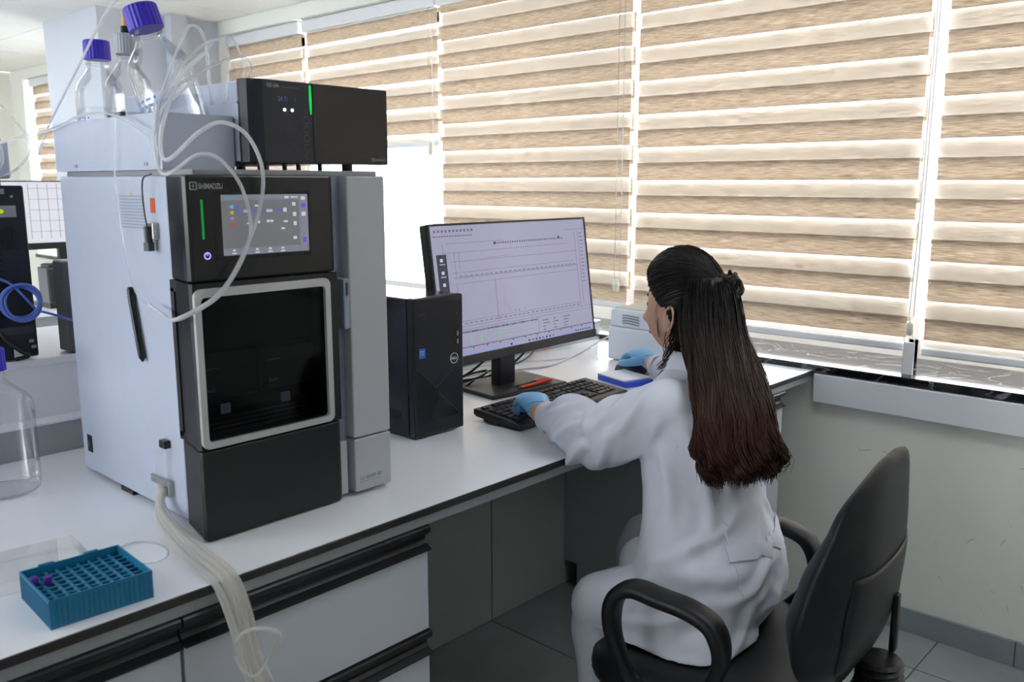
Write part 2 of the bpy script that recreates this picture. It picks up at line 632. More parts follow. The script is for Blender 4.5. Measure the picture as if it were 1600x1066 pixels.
# scuff marks on the wall below the sill
rs = random.Random(3)
sm = MB()
for k in range(26):
    x = rs.uniform(-1.0, -0.3)
    z = rs.uniform(0.12, 0.6)
    L, a = rs.uniform(0.006, 0.022), rs.uniform(0, PI)
    dx, dz = math.cos(a) * L, math.sin(a) * L
    t = rs.uniform(0.0006, 0.0013)
    sm.add([(x - dx, WY - 0.0006, z - dz), (x + dx, WY - 0.0006, z + dz), (x + dx * 0.6 - dz * 0.1, WY - 0.0006, z + dz * .6 + t * 2), (x - dx * 0.7, WY - 0.0006, z - dz * .7 + t)], [(0, 1, 2, 3)])
mat('scuff', rgb(172, 173, 168), 0.7)
so = sm.build('scuff_marks', 'scuff', wall_window)
so['kind'] = 'stuff'

# square column in front of the pier and the pipe casing on its side
struct(MB().box(-5.31, -4.62, 1.965, WY + 0.1, 0, CEIL).build('wall_column', 'column_paint'), 'square grey column at the window pier')
struct(MB().box(-4.62, -4.55, 2.315, 2.40, 0, CEIL).build('trim_1', 'column_paint'), 'narrow boxed pipe casing on the column')
struct(MB().box(-5.312, -4.618, 1.955, 1.968, 0, 0.1).build('baseboard_left', 'base_tile'))

# window sill, trunking, tiled baseboard
struct(MB().box(W1[0], XR, WY - 0.022, WY + 0.31, 0.752, SILL).build('trim_2', 'black_marble', bevel=0.003), 'black veined marble window sill')
struct(MB().box(W2[0], W2[1], WY - 0.022, WY + 0.31, 0.752, SILL).build('trim_3', 'black_marble'), 'black marble sill of the far window')
struct(MB().box(-1.12, XR, WY - 0.026, WY + 0.01, 0.66, 0.750).build('trim_4', 'trunking', bevel=0.003), 'white cable trunking under the sill')
bb = struct(MB().box(-1.12, XR, WY - 0.004, WY + 0.01, 0, 0.072).build('baseboard_window', 'floor_grout'), 'grey tile baseboard')
x = -1.10
while x < XR - 0.05:
    x1 = min(x + 0.598, XR)
    MB().box(x, x1, WY - 0.012, WY - 0.003, 0.0, 0.074).build('baseboard_tile', 'base_tile', bb, bevel=0.001, seg=1)
    x += 0.6

# window frames with single panes
def window(n, a, b, posts, label):
    Y0, Y1 = WY + 0.30, WY + 0.345
    f = MB()
    f.box(a, b, Y0, Y1, SILL - 0.01, SILL + 0.06)
    f.box(a, b, Y0, Y1, LINT - 0.06, LINT + 0.01)
    for p, w in posts:
        f.box(p - w / 2, p + w / 2, Y0, Y1, SILL, LINT)
    o = struct(f.build('window_%d' % n, 'frame_white'), label)
    for (p, w), (q, w2) in zip(posts[:-1], posts[1:]):
        MB().box(p + w / 2 - 0.004, q - w2 / 2 + 0.004, Y0 + 0.018, Y0 + 0.024, SILL + 0.056, LINT - 0.056).build('pane', 'window_glass', o)
    return o
window(1, W1[0], W1[1], [(-4.575, 0.05), (-4.27, 0.07), (-3.19, 0.07), (-2.06, 0.09), (-0.945, 0.045), (0.2, 0.09), (1.22, 0.06)], 'white framed window strip behind the blinds')
window(2, W2[0], W2[1], [(-7.57, 0.06), (-6.5, 0.08), (-5.45, 0.06)], 'far white framed window')

# ------------------------------------------------------------------ zebra roller blinds
PER = 0.1148
def zebra_blind(a, b, z_low, phase, label, group='zebra blinds on the long window', cord=None, line=0.0):
    """alternating wood-look and pale woven strips, two layers of fabric, weighted rail at the bottom"""
    t = thing('zebra_blind', label, 'blind', ((a + b) / 2, WY + 0.06, z_low), group=group)
    yf = WY + 0.055
    top = LINT - 0.035
    MB().box(a, b, WY + 0.03, WY + 0.10, LINT - 0.06, LINT - 0.002).build('head_rail', 'blind_rail', t, bevel=0.006)
    zk = phase
    while zk - PER < top:
        zk += PER
    while zk > z_low:
        d1, d0 = min(zk, top), max(zk - 0.0625, z_low)
        if d1 > d0 + 0.004:
            MB().box(a + 0.006, b - 0.006, yf, yf + 0.001, d0, d1).build('dark_strip', 'blind_dark', t)
        p1, p0 = min(zk - 0.0625 - line, top), max(zk - PER - 0.014, z_low)
        if p1 > p0 + 0.004:
            MB().box(a, b, yf + 0.014, yf + 0.015, p0, p1).build('pale_strip', 'blind_pale', t)
        s1, s0 = min(zk - 0.0625, top), max(zk - PER, z_low)
        if s1 > s0 + 0.004:
            MB().box(a, b, yf + 0.0002, yf + 0.0007, s0, s1).build('sheer_strip', 'blind_sheer', t)
        zk -= PER
    MB().box(a, b, yf - 0.006, yf + 0.018, z_low - 0.022, z_low + 0.002).build('bottom_rail', 'blind_rail', t, bevel=0.006, seg=3)
    if cord:
        cx, zc = cord
        c = MB()
        for s in (-1, 1):
            c.tube([(cx + s * 0.012, WY + 0.035, LINT - 0.05), (cx + s * 0.012, WY + 0.035, zc)], 0.0016, 6)
        c.build('pull_cord', 'clear_cord', t)
        MB().lathe([(0.004, 0), (0.012, 0.008), (0.013, 0.03), (0.009, 0.05), (0.004, 0.058)], (cx, WY + 0.03, zc - 0.05), n=14).build('cord_weight', 'tassel', t, smooth=True)
    return t
zebra_blind(-4.612, -3.905, 0.86, 1.955, 'narrow zebra blind in the corner beside the column', line=0.004)
zebra_blind(-3.872, -2.897, 1.512, 1.953, 'half-raised zebra blind leaving the window below it open', line=0.011, cord=(-2.93, 1.5))
zebra_blind(-2.888, -1.883, 0.892, 1.415, 'zebra blind lowered right behind the monitor', cord=(-1.92, 0.98))
zebra_blind(-1.862, -0.876, 0.862, 1.403, 'zebra blind hanging behind the seated person', line=0.002)
zebra_blind(-0.838, 0.17, 0.855, 1.402, 'rightmost zebra blind above the bare wall and marble sill')
zebra_blind(0.20, 1.20, 0.855, 1.402, 'zebra blind past the right end of the row')
t = None
for a, b, l in ((-7.56, -6.52, 'far zebra blind at the left wall beyond the column'), (-6.49, -5.45, 'raised far zebra blind unseen behind the grey column')):
    zebra_blind(a, b, 0.95 if a < -7 else 1.72, 1.955, l, group='zebra blinds on the far window', line=0.012)  # the unseen blind is drawn up to let extra daylight in

# chain loop with a clear tension clip at the gap on the right
t = thing('blind_chain', 'white bead chain loop with ivory clip between the right blinds', 'blind chain', (-0.862, WY + 0.03, SILL))
for s in (-1, 1):
    MB().tube(spline([(-0.858 + s * 0.004, WY + 0.042, LINT - 0.05), (-0.858 + s * 0.004, WY + 0.035, 1.3), (-0.862 + s * 0.006, WY + 0.03, 0.95)], 8), 0.0022, 6).build('chain', 'frame_white', t)
loop = [(-0.862 + 0.015 * math.sin(a) * (1.0 if math.cos(a) < 0 else 0.7), WY + 0.028, 0.885 - 0.024 * math.cos(a) * -1) for a in [2 * PI * k / 24 for k in range(25)]]
MB().tube(loop, 0.0016, 6).build('loop', 'frame_white', t)
MB().lathe([(0.004, 0), (0.0095, 0.006), (0.0105, 0.02), (0.0095, 0.034), (0.004, 0.041)], (-0.862, WY + 0.026, 0.893), n=14).build('clip', 'tassel', t, smooth=True)
MB().box(-0.876, -0.846, WY + 0.026, WY + 0.031, 0.777, 0.872).build('tie_strip', 'frame_white', t)

# ------------------------------------------------------------------ ceiling light panels (out of view; some added to brighten dim areas)
emat('lamp_diffuser', (0.91, 0.955, 1.0, 1), LAMP_POWER)
def lamp(x, y, sx, sy, label):
    t = thing('ceiling_lamp', label, 'ceiling lamp', (x, y, CEIL), group='recessed ceiling lamps')
    f = MB()
    for a, b, c, d in ((x - sx, x + sx, y - sy, y - sy + 0.015), (x - sx, x + sx, y + sy - 0.015, y + sy), (x - sx, x - sx + 0.015, y - sy, y + sy), (x + sx - 0.015, x + sx, y - sy, y + sy)):
        f.box(a, b, c, d, CEIL - 0.012, CEIL + 0.001)
    f.build('frame', 'frame_white', t)
    MB().box(x - sx + 0.015, x + sx - 0.015, y - sy + 0.015, y + sy - 0.015, CEIL - 0.008, CEIL - 0.003).build('diffuser', 'lamp_diffuser', t)
for x, y, l in ((-2.15, -0.68, 'square ceiling lamp over the aisle left of the bench'), (-4.55, -0.68, 'square ceiling lamp over the far benches'), (-3.35, 0.52, 'added square ceiling lamp between the benches'),
                (-5.15, 1.12, 'added square ceiling lamp in front of the grey column'), (-6.35, 0.52, 'added square ceiling lamp near the end wall'), (0.85, 1.72, 'square ceiling lamp near the right end of the window'), (-0.35, 1.72, 'added square ceiling lamp above the office chair'),
                (-2.15, -2.48, 'square ceiling lamp by the back wall'), (-4.55, -2.48, 'square ceiling lamp in the far back corner')):
    lamp(x, y, 0.297, 0.297, l)
# ================================================================== bench furniture
BX0, BX1 = -1.95, -1.125        # back and front edge of the near worktop
BY0, BY1 = -1.30, 2.594

t = thing('laboratory_bench', 'long white topped bench with grey steel frame running to the window', 'bench', ((BX0 + BX1) / 2, 0.6, 0))
MB().box(BX0, BX1, BY0, BY1, BENCH - 0.0155, BENCH - 0.0012).build('worktop_core', 'laminate_core', t, bevel=0.0012, seg=1)
MB().box(BX0, BX1 - 0.0008, BY0, BY1, BENCH - 0.0011, BENCH).build('worktop_surface', 'laminate', t)

MB().box(-1.150, -1.138, BY0, BY1, 0.7215, 0.7443).build('front_rail', 'steel_grey', t)
MB().box(-1.78, -1.75, BY0, BY1, 0.7215, 0.7443).build('back_rail', 'steel_grey', t)
for a, b in ((-1.3, 1.008), (1.012, 1.808), (1.812, 2.594)):
    MB().box(-1.772, -1.754, a, b, 0.004, 0.7214).build('back_panel', 'panel_grey', t)

# black C-shaped grip profile across the top of each drawer
GRIP = [(-0.004, 0.0), (0.020, 0.0), (0.022, -0.003), (0.022, -0.012), (0.016, -0.016), (0.007, -0.022), (0.006, -0.030), (0.011, -0.036), (0.024, -0.043), (0.024, -0.0455), (-0.004, -0.0455)]
def drawer_unit(y0, y1, label, plinth=True):
    t = thing('drawer_cabinet', label, 'drawer cabinet', (-1.45, (y0 + y1) / 2, 0), group='drawer cabinets under the worktop')
    xf = -1.152
    c = MB()
    c.box(-1.752, xf - 0.004, y0 + 0.001, y1 - 0.001, 0.09, 0.7205)
    c.box(-1.70, xf - 0.05, y0 + 0.004, y1 - 0.004, 0.0, 0.0905)
    c.build('carcass', 'cabinet_side', t)
    for k in range(3):
        zt = 0.7205 - 0.204 * k
        d = MB().box(xf - 0.004, xf + 0.014, y0 + 0.0015, y1 - 0.0015, zt - 0.2025, zt - 0.0455).build('drawer', 'drawer_white', t, bevel=0.001, seg=1)
        MB().prism(GRIP, lambda a, b, s: (xf + a, s, zt + b), y0 + 0.0008, y1 - 0.0008).build('handle', 'handle_black', d)
    return t
drawer_unit(0.535, 1.008, 'white drawer cabinet with black grips next to the knee space')
drawer_unit(0.055, 0.533, 'white drawer cabinet below the teal rack')
drawer_unit(-0.425, 0.053, 'white drawer cabinet at the near end of the bench')
drawer_unit(2.156, 2.43, 'white drawer cabinet against the window wall, right of the seated person')

# socket ledge along the back of the bench, with the low divider screen standing on it
t = thing('socket_ledge', 'grey service ledge with white top behind the worktop', 'service ledge', (-2.0, 0.6, BENCH))
MB().box(-2.05, -1.951, BY0, BY1, BENCH - 0.01, 0.826).build('channel', 'ledge_grey', t)
MB().box(-2.052, -1.946, BY0, BY1, 0.826, 0.832).build('cover', 'laminate', t, bevel=0.001, seg=1)
for y in (2.215, 2.285, 1.2, 1.27, -0.1, -0.03):
    s = MB().box(-1.951, -1.944, y - 0.026, y + 0.026, 0.768, 0.812).build('socket', 'red_socket', t, bevel=0.003)
    MB().cyl((-1.9445, y, 0.79), (-1.9432, y, 0.79), 0.017, n=16).build('socket_well', 'inner_black', s)
t = thing('raised_shelf', 'raised white shelf running behind the service ledge', 'shelf', (-2.2, 0.3, 0.832))
MB().box(-2.012, -1.996, BY0, 1.85, 0.832, 0.9445).build('front_board', 'laminate', t)
MB().box(-2.43, -2.414, BY0, 1.85, BENCH, 0.9445).build('back_board', 'laminate', t)
MB().box(-2.435, -1.990, BY0, 1.852, 0.945, 0.962).build('top_board', 'laminate', t, bevel=0.002, seg=1)
# opposite bench
t = thing('laboratory_bench', 'closed white bench behind the raised shelf', 'bench', (-2.5, 0.6, 0))
MB().box(-2.9, -2.053, BY0, BY1, BENCH - 0.0155, BENCH - 0.0012).build('core', 'laminate_core', t)
MB().box(-2.899, -2.053, BY0, BY1, BENCH - 0.0011, BENCH).build('worktop_surface', 'laminate', t)
for k in range(6):
    y0 = BY0 + k * 0.649
    MB().box(-2.86, -2.06, y0 + 0.002, y0 + 0.647, 0, BENCH - 0.016).build('cabinet_box', 'cabinet_side', t)
# third bench further left
t = thing('laboratory_bench', 'far pale bench carrying the distant monitor', 'bench', (-4.2, 0.9, 0))
MB().box(-4.55, -3.80, -0.6, 1.93, 0.795, 0.815).build('surface', 'laminate', t)
MB().box(-4.5, -3.83, -0.55, 1.90, 0.0, 0.70).build('cabinet_box', 'wall_paint', t)
MB().box(-4.5, -3.85, -0.55, 1.90, 0.70, 0.795).build('apron', 'cabinet_side', t)
# ================================================================== liquid chromatograph
def rrect(a0, a1, b0, b1, r, n=5):
    out = []
    for ca, cb, s in ((a1 - r, b1 - r, 0), (a0 + r, b1 - r, 1), (a0 + r, b0 + r, 2), (a1 - r, b0 + r, 3)):
        for k in range(n + 1):
            t = (s + k / n) * PI / 2
            out.append((ca + r * math.cos(t), cb + r * math.sin(t)))
    return out

def ring(mb, outer, inner, fn, t0, t1):
    """flat frame between two matching outlines"""
    R = [[fn(a, b, t1) for a, b in outer], [fn(a, b, t1) for a, b in inner], [fn(a, b, t0) for a, b in inner], [fn(a, b, t0) for a, b in outer]]
    return mb.loft(R + [R[0]], cap=False)

XF = -1.26
onX = lambda a, b, x: (x, a, b)          # outlines drawn on a face looking along +X: a = Y, b = Z
lc = thing('liquid_chromatograph', 'tall white laboratory analyser with black glossy front and touch screen', 'analyser', (-1.52, 0.84, BENCH))
MB().box(-1.785, -1.357, 0.665, 1.024, 0.768, 1.343).build('body', 'case_white', lc, bevel=0.005, seg=3)
for x, y in ((-1.74, 0.70), (-1.74, 0.99), (-1.40, 0.70), (-1.40, 0.99)):
    MB().cyl((x, y, 0.760), (x, y, 0.769), 0.016, n=14).build('foot', 'black_plastic', lc)
MB().box(-1.62, -1.57, 0.6652, 0.69, 0.7605, 0.7685).build('skid', 'black_plastic', lc)
PLAN = [(-1.357, 0.6646), (-1.285, 0.6495), (-1.268, 0.6455), (-1.2615, 0.6480), (XF, 0.6540), (XF, 0.9060), (-1.2640, 0.9130), (-1.2700, 0.9150), (-1.357, 0.9150)]
flat = lambda a, b, z: (a, b, z)
up = MB().prism(PLAN, flat, 1.1805, 1.343).build('display_cover', 'gloss_black', lc, bevel=0.003, seg=2, angle=60)
lo = MB().prism(PLAN, flat, 0.763, 0.9120).build('lower_cover', 'satin_black', lc, bevel=0.003, seg=2, angle=60)
# sampler door: a frame of black plastic around a tinted opening
DZ0, DZ1 = 0.9145, 1.1785
dm = MB()
dm.prism([(-1.357, 0.6646), (-1.285, 0.6495), (-1.268, 0.6455), (-1.2615, 0.6480), (XF, 0.6540), (XF, 0.661), (-1.357, 0.668)], flat, DZ0, DZ1)
dm.box(-1.357, XF, 0.889, 0.915, DZ0, DZ1)
dm.box(-1.357, XF, 0.660, 0.890, DZ0, 0.927)
dm.box(-1.357, XF, 0.660, 0.890, 1.160, DZ1)
door = dm.build('sampler_door', 'satin_black', lc)
MB().box(-1.357, -1.345, 0.66, 0.89, 0.92, 1.165).build('chamber_back', 'inner_black', door)
rm = MB()
ring(rm, rrect(0.6475, 0.8975, 0.9165, 1.1705, 0.012), rrect(0.6580, 0.8870, 0.9270, 1.1570, 0.007), onX, XF - 0.002, XF + 0.005)
rm.build('silver_frame', 'silver', door, smooth=30)
thin_glass('tinted_glass', tint=(0.5, 0.5, 0.52, 1), gloss=0.3, rough=0.05)
MB().box(XF - 0.006, XF - 0.003, 0.657, 0.888, 0.926, 1.158).build('tinted_pane', 'tinted_glass', door)
mat('tray_black', rgb(40, 41, 44), 0.4)
MB().box(-1.345, -1.300, 0.662, 0.888, 1.062, 1.158).build('upper_cowl', 'tray_black', door, bevel=0.003)
for y0, y1, z0 in ((0.664, 0.772, 0.985), (0.778, 0.887, 0.985)):
    d = MB().box(-1.345, -1.290, y0, y1, z0, 1.058).build('sample_drawer', 'tray_black', lc, bevel=0.003)
    lettering('Rack', 0.008, 'print_white', d, (-1.2898, y0 + 0.012, z0 + 0.014), (0, 1, 0), (0, 0, 1), 'tray_lettering')
    MB().box(-1.290, -1.2885, y0 + 0.012, y0 + 0.034, z0 + 0.051, z0 + 0.0525).build('grip_line', 'print_grey', d)
    MB().box(-1.30, -1.296, y0 + 0.04, y0 + 0.056, 0.958, 0.974).build('indicator', 'ui_panel', d)
for k in range(4):
    MB().box(-1.345, -1.285 - 0.006 * k, 0.665, 0.886, 0.930 + 0.006 * k, 0.933 + 0.006 * k).build('shelf_rib', 'tray_black', door)

# white service column on the right with its recessed groove
MB().box(-1.357, -1.284, 0.9145, 0.9420, 0.768, 1.343).build('groove', 'groove_grey', lc)
MB().box(-1.357, XF, 0.9420, 1.026, 0.8715, 1.343).build('service_door', 'case_light', lc, bevel=0.003)
low = MB().box(-1.357, XF, 0.9420, 1.026, 0.768, 0.8690).build('service_plinth', 'case_light', lc, bevel=0.003)
MB().box(-1.285, -1.272, 0.9150, 0.9330, 0.768, 0.868).build('groove_plinth', 'case_light', lc)
hd = MB()
hd.box(-1.286, -1.2615, 0.9300, 0.9425, 1.075, 1.165)
hd.build('door_latch', 'groove_grey', lc, bevel=0.002)
MB().box(-1.2615, -1.2595, 0.9345, 0.9385, 1.135, 1.158).build('latch_slot', 'print_dark', lc)
lettering('LC-2050C 3D', 0.0088, 'print_dark', low, (XF, 0.952, 0.790), (0, 1, 0), (0, 0, 1), 'model_lettering', width=0.050)
MB().box(XF, XF + 0.0003, 0.952, 1.000, 0.785, 0.7862).build('model_underline', 'print_grey', low)

# brand mark, status light, power key
bm_ = MB()
ring(bm_, rrect(0.6535, 0.6655, 1.3205, 1.3325, 0.001, 2), rrect(0.6550, 0.6640, 1.3220, 1.3310, 0.0008, 2), onX, XF - 0.0005, XF + 0.0004)
bm_.box(XF, XF + 0.0004, 0.6565, 0.6625, 1.3262, 1.3272)
bm_.box(XF, XF + 0.0004, 0.6590, 0.6600, 1.3230, 1.3300)
bm_.build('brand_emblem', 'print_grey', up)
lettering('SHIMADZU', 0.0112, 'print_grey', up, (XF, 0.6675, 1.3225), (0, 1, 0), (0, 0, 1), 'brand_lettering', bold=0.0003, width=0.040)
MB().box(XF - 0.001, XF + 0.0006, 0.6695, 0.6730, 1.246, 1.306).build('status_light', 'led_green_dim', up)
rm = MB()
ring(rm, [(0.6760 + 0.0058 * math.cos(k * PI / 8), 1.2205 + 0.0058 * math.sin(k * PI / 8)) for k in range(16)], [(0.6760 + 0.0040 * math.cos(k * PI / 8), 1.2205 + 0.0040 * math.sin(k * PI / 8)) for k in range(16)], onX, XF - 0.0005, XF + 0.0006)
rm.box(XF, XF + 0.0006, 0.6754, 0.6766, 1.2205, 1.2255)
rm.build('power_key', 'led_violet', up)

# touch screen
S0, S1, SZ0, SZ1 = 0.7030, 0.8600, 1.2190, 1.3130
MB().box(XF - 0.001, XF + 0.0006, S0 - 0.012, S1 + 0.004, SZ0 - 0.006, SZ1 + 0.004).build('screen_bezel', 'inner_black', up)
scr = MB().box(XF, XF + 0.0010, S0, S1, SZ0, SZ1).build('touch_screen', 'touch_glass', up)
def ui(m, rects, parent, name, x=XF + 0.0010, dx=0.0003):
    b = MB()
    for (u0, u1, w0, w1) in rects:      # fractions of the screen
        b.box(x, x + dx, S0 + (S1 - S0) * u0, S0 + (S1 - S0) * u1, SZ0 + (SZ1 - SZ0) * w0, SZ0 + (SZ1 - SZ0) * w1)
    return b.build(name, m, parent)
ui('touch_bar', [(0, 0.89, 0, 0.115), (0.895, 1, 0, 1), (0, 0.89, 0.91, 1)], scr, 'menu_bars')
ui('ui_blue', [(0.14, 0.19, 0.795, 0.815), (0.175, 0.19, 0.72, 0.815), (0.175, 0.69, 0.715, 0.735), (0.92, 0.97, 0.76, 0.84), (0.925, 0.965, 0.16, 0.25)], scr, 'flow_line', XF + 0.0013)
ui('ui_white', [(0.24, 0.29, 0.705, 0.745), (0.50, 0.57, 0.705, 0.745), (0.37, 0.44, 0.80, 0.825), (0.70, 0.74, 0.70, 0.77), (0.30, 0.325, 0.56, 0.59), (0.27, 0.30, 0.51, 0.53),
                (0.50, 0.535, 0.53, 0.57), (0.545, 0.575, 0.53, 0.57), (0.39, 0.42, 0.52, 0.56), (0.70, 0.75, 0.52, 0.55), (0.67, 0.71, 0.40, 0.43), (0.81, 0.85, 0.80, 0.86), (0.815, 0.855, 0.62, 0.69),
                (0.82, 0.855, 0.46, 0.53), (0.81, 0.85, 0.22, 0.27), (0.92, 0.97, 0.62, 0.69), (0.92, 0.97, 0.90, 0.96), (0.72, 0.77, 0.93, 0.97), (0.79, 0.88, 0.94, 0.96),
                (0.10, 0.13, 0.065, 0.095), (0.36, 0.39, 0.065, 0.095), (0.51, 0.54, 0.065, 0.095), (0.66, 0.69, 0.065, 0.095), (0.09, 0.14, 0.02, 0.04), (0.35, 0.40, 0.02, 0.04), (0.50, 0.55, 0.02, 0.04), (0.65, 0.70, 0.02, 0.04)], scr, 'readouts', XF + 0.0013)
lettering('Ready', 0.0075, 'ui_cyan', scr, (XF + 0.0013, S0 + 0.003, SZ1 - 0.0075), (0, 1, 0), (0, 0, 1), 'status_lettering')
for k, m in enumerate(('ui_sky', 'ui_yellow', 'ui_pink', 'ui_red')):
    zc = SZ0 + (SZ1 - SZ0) * (0.80 - 0.095 * k)
    MB().prism([(S0 + 0.013, zc), (S0 + 0.017, zc - 0.0025), (S0 + 0.0205, zc - 0.003), (S0 + 0.0205, zc + 0.003), (S0 + 0.017, zc + 0.0025)], onX, XF + 0.0010, XF + 0.0014).build('solvent_icon', m, scr)

# left flank: louvres, warning labels, leak sensor, drain clip, stylus, mains inlet
YS = 0.665
vent = MB()
for k in range(11):
    vent.box(-1.527, -1.437, YS - 0.0010, YS + 0.001, 1.256 + 0.0052 * k, 1.2585 + 0.0052 * k)
vent.build('side_louvres', 'vent_shadow', lc)
MB().prism([(-1.488, 1.308), (-1.478, 1.308), (-1.483, 1.319)], lambda a, b, y: (a, y, b), YS - 0.0006, YS + 0.0004).build('warning_triangle', 'amber_label', lc)
MB().box(-1.415, -1.399, YS - 0.0008, YS + 0.0004, 1.283, 1.307).build('orange_label', 'orange_label', lc)
MB().box(-1.757, -1.737, YS - 0.0015, YS + 0.001, 0.808, 0.842).build('inlet', 'inner_black', lc)
MB().box(-1.753, -1.743, YS - 0.0022, YS + 0.001, 0.818, 0.830).build('inlet_switch', 'print_dark', lc)
v = MB()
v.box(-1.418, -1.392, YS - 0.010, YS + 0.001, 1.240, 1.268)
v.build('fitting_block', 'metal', lc, bevel=0.002)
v = MB()
v.cyl((-1.405, YS - 0.012, 1.262), (-1.405, YS - 0.012, 1.226), 0.0065, n=12)
v.cyl((-1.405, YS - 0.012, 1.236), (-1.405, YS - 0.012, 1.222), 0.009, n=6)
v.build('fitting_nut', 'dark_metal', lc)
v = MB()
v.box(-1.425, -1.402, YS - 0.010, YS + 0.001, 0.800, 0.828)
v.box(-1.478, -1.425, YS - 0.006, YS - 0.003, 0.812, 0.826)
v.build('drain_clip', 'metal', lc, bevel=0.002)
MB().box(-1.424, -1.404, YS - 0.012, YS + 0.001, 0.886, 0.900).build('upper_clip', 'black_plastic', lc, bevel=0.002)
fun_ = MB()
fun_.lathe([(0.0035, 0), (0.0095, 0.014), (0.0105, 0.066), (0.0115, 0.074)], (-1.416, YS - 0.014, 0.812), n=16, cap=False)
fun_.build('drain_funnel', 'clear_plastic', lc, smooth=True)

st = MB().tube(spline([(-1.501, YS - 0.006, 1.155), (-1.496, YS - 0.007, 1.13), (-1.478, YS - 0.007, 1.055), (-1.473, YS - 0.006, 1.028)], 6), [0.004] + [0.0058] * 16 + [0.0035, 0.002], 10).build('stylus', 'pen_black', None, smooth=True)
tag(recenter(st), 'black stylus clipped to the white flank of the analyser', 'stylus')

# ------------------------------------------------------------------ slab, reservoir tray, detector
tag(recenter(MB().box(-1.765, -1.282, 0.672, 1.026, 1.343, 1.352).build('mounting_slab', 'slab_grey', None, bevel=0.001, seg=1)), 'thin grey slab lying on top of the tall analyser', 'slab')
t = thing('reservoir_tray', 'open white tray holding the solvent bottles on the analyser', 'tray', (-1.57, 0.73, 1.352))
tm = MB()
X0, X1, Y0, Y1, Z0, Z1 = -1.785, -1.358, 0.662, 0.788, 1.352, 1.440
w = 0.004
tm.box(X0, X1, Y0, Y1, Z0, Z0 + w)
tm.box(X0, X1, Y0, Y0 + w, Z0 + w, Z1)
tm.box(X0, X1, Y1 - w, Y1, Z0 + w, Z1)
tm.build('shell', 'case_white', t)
MB().box(X0, X0 + w, Y0 + w, Y1 - w, Z0 + w, Z1).build('rear_wall', 'case_white', t)
MB().box(X1 - w, X1 - 0.0002, Y0 + w, Y1 - w, Z0 + w, Z1).build('front_wall', 'case_white', t)
for x in (-1.70, -1.42):
    MB().box(x, x + 0.012, Y0 - 0.001, Y0, Z0 + 0.006, Z0 + 0.012).build('latch_mark', 'vent_shadow', t)

rd = thing('detector_module', 'long black-fronted detector module resting on the analyser', 'detector', (-1.54, 0.93, 1.352))
RX = -1.312
MB().box(-1.76, -1.345, 0.792, 1.076, 1.366, 1.497).build('housing', 'case_white', rd, bevel=0.003)
RP = [(-1.345, 0.7905), (-1.337, 0.7900), (-1.324, 0.7960), (-1.316, 0.8050), (RX, 0.8180), (RX, 1.0780), (-1.345, 1.0780)]
rf = MB().prism(RP, flat, 1.364, 1.4995).build('front_panel', 'navy_black', rd, bevel=0.0015, seg=2, angle=60)
MB().box(RX, RX + 0.0012, 0.915, 1.0775, 1.3655, 1.4985).build('blank_door', 'gloss_black', rf)
for y in (0.83, 0.872, 0.90, 0.945, 1.005):
    MB().cyl((-1.34, y, 1.352), (-1.34, y, 1.366), 0.010 if y in (0.83, 1.005) else 0.004, n=12).build('foot', 'black_plastic', rd)
for y in (0.83, 1.0):
    MB().cyl((-1.70, y, 1.352), (-1.70, y, 1.367), 0.010, n=12).build('foot', 'black_plastic', rd)
lettering('RID-20A', 0.0085, 'print_grey', rf, (RX, 0.826, 1.4875), (0, 1, 0), (0, 0, 1), 'model_lettering', bold=0.0002, width=0.024)
MB().box(RX, RX + 0.0003, 0.853, 0.888, 1.4885, 1.4895).build('title_rule', 'print_dim', rf)
for k in range(5):
    rm = MB()
    yc, zc = 0.9, 1.4365 - 0.0150 * k
    ring(rm, [(yc + 0.0058 * math.cos(a * PI / 8), zc + 0.0062 * math.sin(a * PI / 8)) for a in range(16)], [(yc + 0.0047 * math.cos(a * PI / 8), zc + 0.0050 * math.sin(a * PI / 8)) for a in range(16)], onX, RX - 0.0005, RX + 0.0008)
    rm.build('round_key', 'print_dim', rf)
kp = MB()
for r in range(6):
    for c in range(4):
        kp.box(RX, RX + 0.0006, 0.829 + 0.0155 * c, 0.837 + 0.0155 * c, 1.3725 + 0.0118 * r, 1.3745 + 0.0118 * r)
kp.build('keypad_print', 'tray_black', rf)
for y in (0.8585, 0.8735):
    MB().cyl((RX, y, 1.4520), (RX + 0.001, y, 1.4520), 0.0026, n=12).build('indicator_lamp', 'led_white', rf)
MB().prism([(0.9085, 1.4955), (0.9115, 1.4955), (0.9125, 1.470), (0.9115, 1.447), (0.9098, 1.447), (0.9080, 1.470)], onX, RX, RX + 0.0016).build('status_light', 'led_green', rf)
lettering('-24.71', 0.0120, 'vfd_blue', rf, (RX, 0.843, 1.4655), (0, 1, 0), (0, 0, 1), 'numeric_display', width=0.022)
MB().box(RX, RX + 0.0004, 0.879, 0.8805, 1.466, 1.473).build('display_mark', 'print_dim', rf)
lettering('SHIMADZU', 0.0060, 'print_grey', rf, (RX + 0.0013, 1.0475, 1.3705), (0, 1, 0), (0, 0, 1), 'brand_lettering', width=0.026)
bm_ = MB()
ring(bm_, rrect(1.0400, 1.0460, 1.3700, 1.3760, 0.0008, 2), rrect(1.0410, 1.0450, 1.3710, 1.3750, 0.0006, 2), onX, RX + 0.0010, RX + 0.0016)
bm_.build('brand_emblem', 'print_grey', rf)

